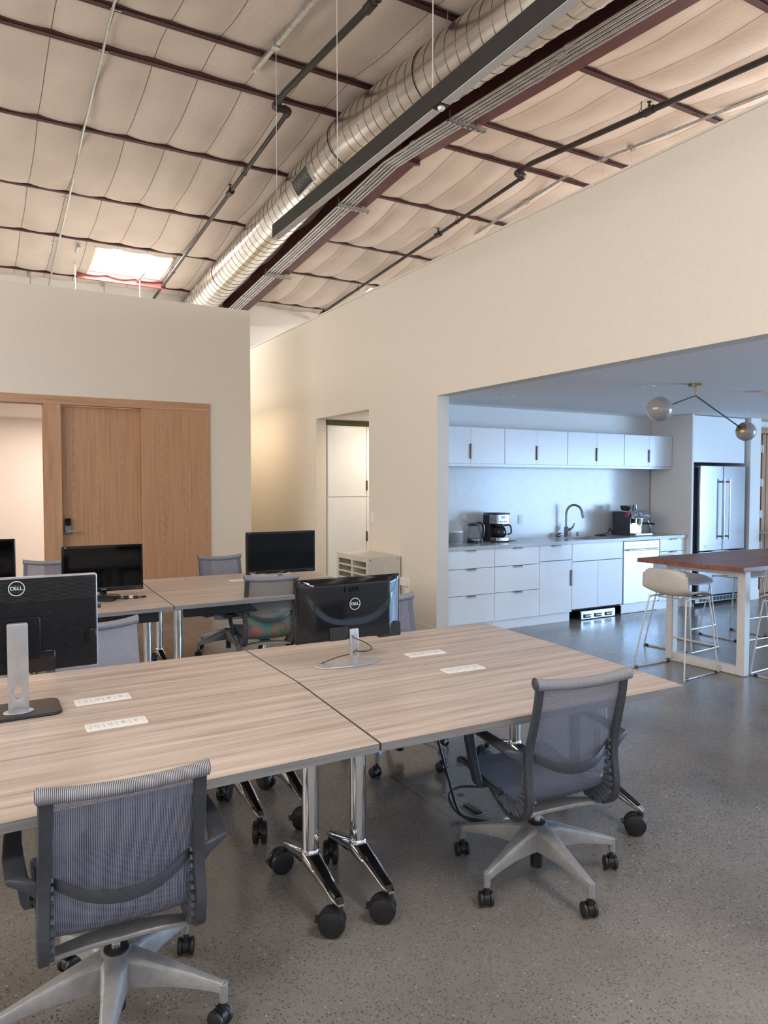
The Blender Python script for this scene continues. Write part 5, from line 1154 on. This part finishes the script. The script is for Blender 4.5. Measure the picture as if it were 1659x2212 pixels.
# ============================================================ KITCHEN CEILING
ZC = HD
for (x, y, lab) in ((5.384, 4.527, 'recessed downlight in the kitchen ceiling left of the pendant lamp'), (4.771, 5.763, 'recessed downlight in the kitchen ceiling above the left counter end'), (6.511, 5.598, 'recessed downlight in the kitchen ceiling above the espresso machine'), (8.30, 5.523, 'recessed downlight in the kitchen ceiling in front of the fridge')):
    t = thing('downlight', lab, 'ceiling light', (x, y, ZC), 0, 'recessed kitchen downlights')
    b = MB(); b.lathe([(.062, -.001), (.060, -.006), (.045, -.004), (.045, .0)], 24); obj('trim_ring', b, 'white_plastic', t)
    b = MB(); b.lathe([(.045, -.0035), (0, -.0030)], 24); obj('lens', b, 'diffuser', t)
t = thing('smoke_detector', 'round white smoke detector on the kitchen ceiling at the right edge', 'smoke detector', (6.70, 4.20, ZC))
b = MB(); b.lathe([(.085, 0), (.085, -.018), (.06, -.045), (0, -.050)], 28); obj('cover', b, 'white_plastic', t)
b = MB(); b.lathe([(.015, -.050), (0, -.053)], 12); obj('test_button', b, 'socket_grey', t)
GLOBES = [(5.164, 4.216, 2.237, .1075), (6.318, 4.181, 2.085, .090)]
PL = Vector((5.63, 4.21, ZC))
t = thing('globe_pendant', 'brass pendant lamp with two opal globes on angled arms', 'pendant light', tuple(PL))
b = MB(); b.lathe([(.065, 0), (.065, -.022), (.0, -.024)], 28); obj('canopy', b, 'brass', t)
b = MB(); b.tube([(0, 0, -.02), (0, 0, -.10)], [.012, .008], 10); b.lathe([(0, -.120), (.016, -.112), (.016, -.098), (0, -.09)], 14); obj('stem', b, 'brass', t)
for (gx, gy, gz, gr) in GLOBES:
    g = Vector((gx, gy, gz)) - PL; j = Vector((0, 0, -.105)); d = (g - j).normalized()
    b = MB(); b.tube([j, g - d * (gr - .005)], .0062, 8); obj('arm', b, 'fixture_black', t)
    q = d.to_track_quat('Z', 'Y').to_matrix().to_4x4(); M = Matrix.Translation(g) @ q
    b = MB(); pr = [(gr * math.sin(PI * k / 20), -gr * math.cos(PI * k / 20)) for k in range(21)]; b.lathe([(0 if k in (0, 20) else r, -z) for k, (r, z) in enumerate(pr)], 32, M); gl = obj('globe', b, 'opal_glass', t)
    b = MB(); b.lathe([(gr * 1.015 * math.sin(PI * k / 20), -gr * 1.015 * math.cos(PI * k / 20)) for k in range(1, 5)], 32, M); b.tube([g - d * (gr + .015), g - d * (gr - .008)], .014, 10); obj('cap', b, 'brass', gl)
# ============================================================ BAR TABLE AND STOOLS
t = thing('bar_table', 'high butcher-block table on white steel frame legs', 'table', (5.38, 3.555, 0), R(0))
b = MB(); b.prism([(-.105, .975), (.0, 0.0), (2.3, .0), (2.3, .975)], .882, .920); obj('tabletop', b, 'butcher_block', t, smooth=0, bev=.003)
for xx in (.125, 2.05):
    b = MB(); b.box(xx, xx + .07, .065, .135, 0.004, .881); b.box(xx, xx + .07, .765, .835, 0.004, .881); b.box(xx, xx + .07, .135, .765, .004, .068); b.box(xx, xx + .07, .135, .765, .83, .881); lg = obj('leg_frame', b, 'frame_white', t, bev=.003)
    for yy in (.10, .80):
        b = MB(); b.lathe([(.022, 0), (.022, .005)], 14, T(xx + .035, yy, 0)); obj('foot_pad', b, 'black_plastic', lg)
def make_stool(label):
    t = thing('bar_stool', label, 'bar stool', (0, 0, 0), 0, 'cream shell bar stools')
    prof = [(v[0], v[1]) for v in smooth_path([(-.225, .885), (-.222, .84), (-.212, .78), (-.195, .72), (-.160, .675), (-.105, .655), (-.02, .652), (.07, .657), (.14, .660), (.19, .655), (.215, .640)], 4)]
    n = len(prof) - 1
    def shell(u, v):
        i = v * n; k = min(int(i), n - 1); f = i - k
        y = prof[k][0] * (1 - f) + prof[k + 1][0] * f; z = prof[k][1] * (1 - f) + prof[k + 1][1] * f
        s = 2 * u - 1
        w = .205 + .020 * math.sin(PI * min(1, v * 1.5))
        if v > .75: w *= math.sqrt(max(.02, 1 - ((v - .75) / .25) ** 3 * .55))
        if v < .12: w *= 1 - .16 * (1 - v / .12) ** 2
        up = (.050 * max(0, math.sin(PI * (v - .28) / .6)) if .28 < v < .88 else 0) * abs(s) ** 2.5
        fwd = (.055 * (1 - v / .45) if v < .45 else 0) * abs(s) ** 2.2
        dz = -.02 * abs(s) ** 3 if v < .1 else 0
        return (s * w, y + fwd, z + up + dz)
    b = MB(); b.grid(shell, 22, 36); obj('seat_shell', b, 'stool_shell', t, smooth=80, solid=.011)
    for s in (-1, 1):
        b = MB(); b.tube(smooth_path([(s * .150, .0, .632), (s * .165, .12, .632), (s * .172, .155, .622), (s * .18, .172, .59), (s * .222, .232, .05), (s * .226, .238, .012), (s * .232, .21, .008), (s * .248, -.20, .008), (s * .25, -.248, .010), (s * .248, -.252, .03), (s * .185, -.155, .585), (s * .175, -.135, .622), (s * .16, -.10, .632), (s * .150, .0, .632)], 5), .0072, 8); fr = obj('side_frame', b, 'stool_wire', t)
        for yy in (.185, -.225):
            b = MB(); b.tube([(s * (.232 + (.016 if yy < 0 else 0)), yy - .018, .008), (s * (.232 + (.016 if yy < 0 else 0)), yy + .018, .008)], .0105, 8); obj('glide', b, 'black_plastic', fr)
    b = MB(); b.tube([(-.205, .214, .225), (.205, .214, .225)], .0085, 8); obj('footrest', b, 'stool_wire', t)
    b = MB(); b.tube([(-.226, .240, .012), (.226, .240, .012)], .0072, 8); obj('front_bar', b, 'stool_wire', t)
    b = MB(); b.tube([(-.165, .11, .630), (.165, .11, .630)], .0065, 8); b.tube([(-.160, -.09, .630), (.160, -.09, .630)], .0065, 8); obj('seat_support', b, 'stool_wire', t)
    return t
s1 = make_stool('cream bar stool at the near end of the butcher-block table, its back to the room')
dup(s1, (6.04, 4.62, 0), R(180 + 5), 'cream bar stool behind the butcher-block table, nearest its end')
dup(s1, (6.93, 4.66, 0), R(180 - 3), 'cream bar stool behind the butcher-block table in front of the fridge')
dup(s1, (5.87, 3.42, 0), R(4), 'cream bar stool at the right edge of the photo, near side of the table')
s1.location = (5.232, 4.05, 0); s1.rotation_euler = (0, 0, R(-90 + 2))
# pale high table at the far right
t = thing('side_table', 'pale table standing by the wooden door beyond the fridge', 'table', (9.52, 5.45, 0))
b = MB(); b.box(0, 1.4, 0, .65, .900, .930); obj('tabletop', b, 'desk_laminate', t, bev=.002)
b = MB(); b.prism([(0.05, .895), (.05, .875), (.22, .80), (.26, .80), (.26, .895)], -.02, .02, T(0, .5, 0) @ RX(R(90))); obj('bracket', b, 'fixture_black', t, bev=.003)
b = MB(); b.box(.20, .30, .45, .55, .02, .895); b.box(.10, .4, .2, .6, 0, .03); obj('leg', b, 'frame_white', t, bev=.004)
b = MB(); b.box(1.15, 1.25, .45, .55, .02, .895); b.box(1.05, 1.35, .2, .6, 0, .03); obj('leg', b, 'frame_white', t, bev=.004)
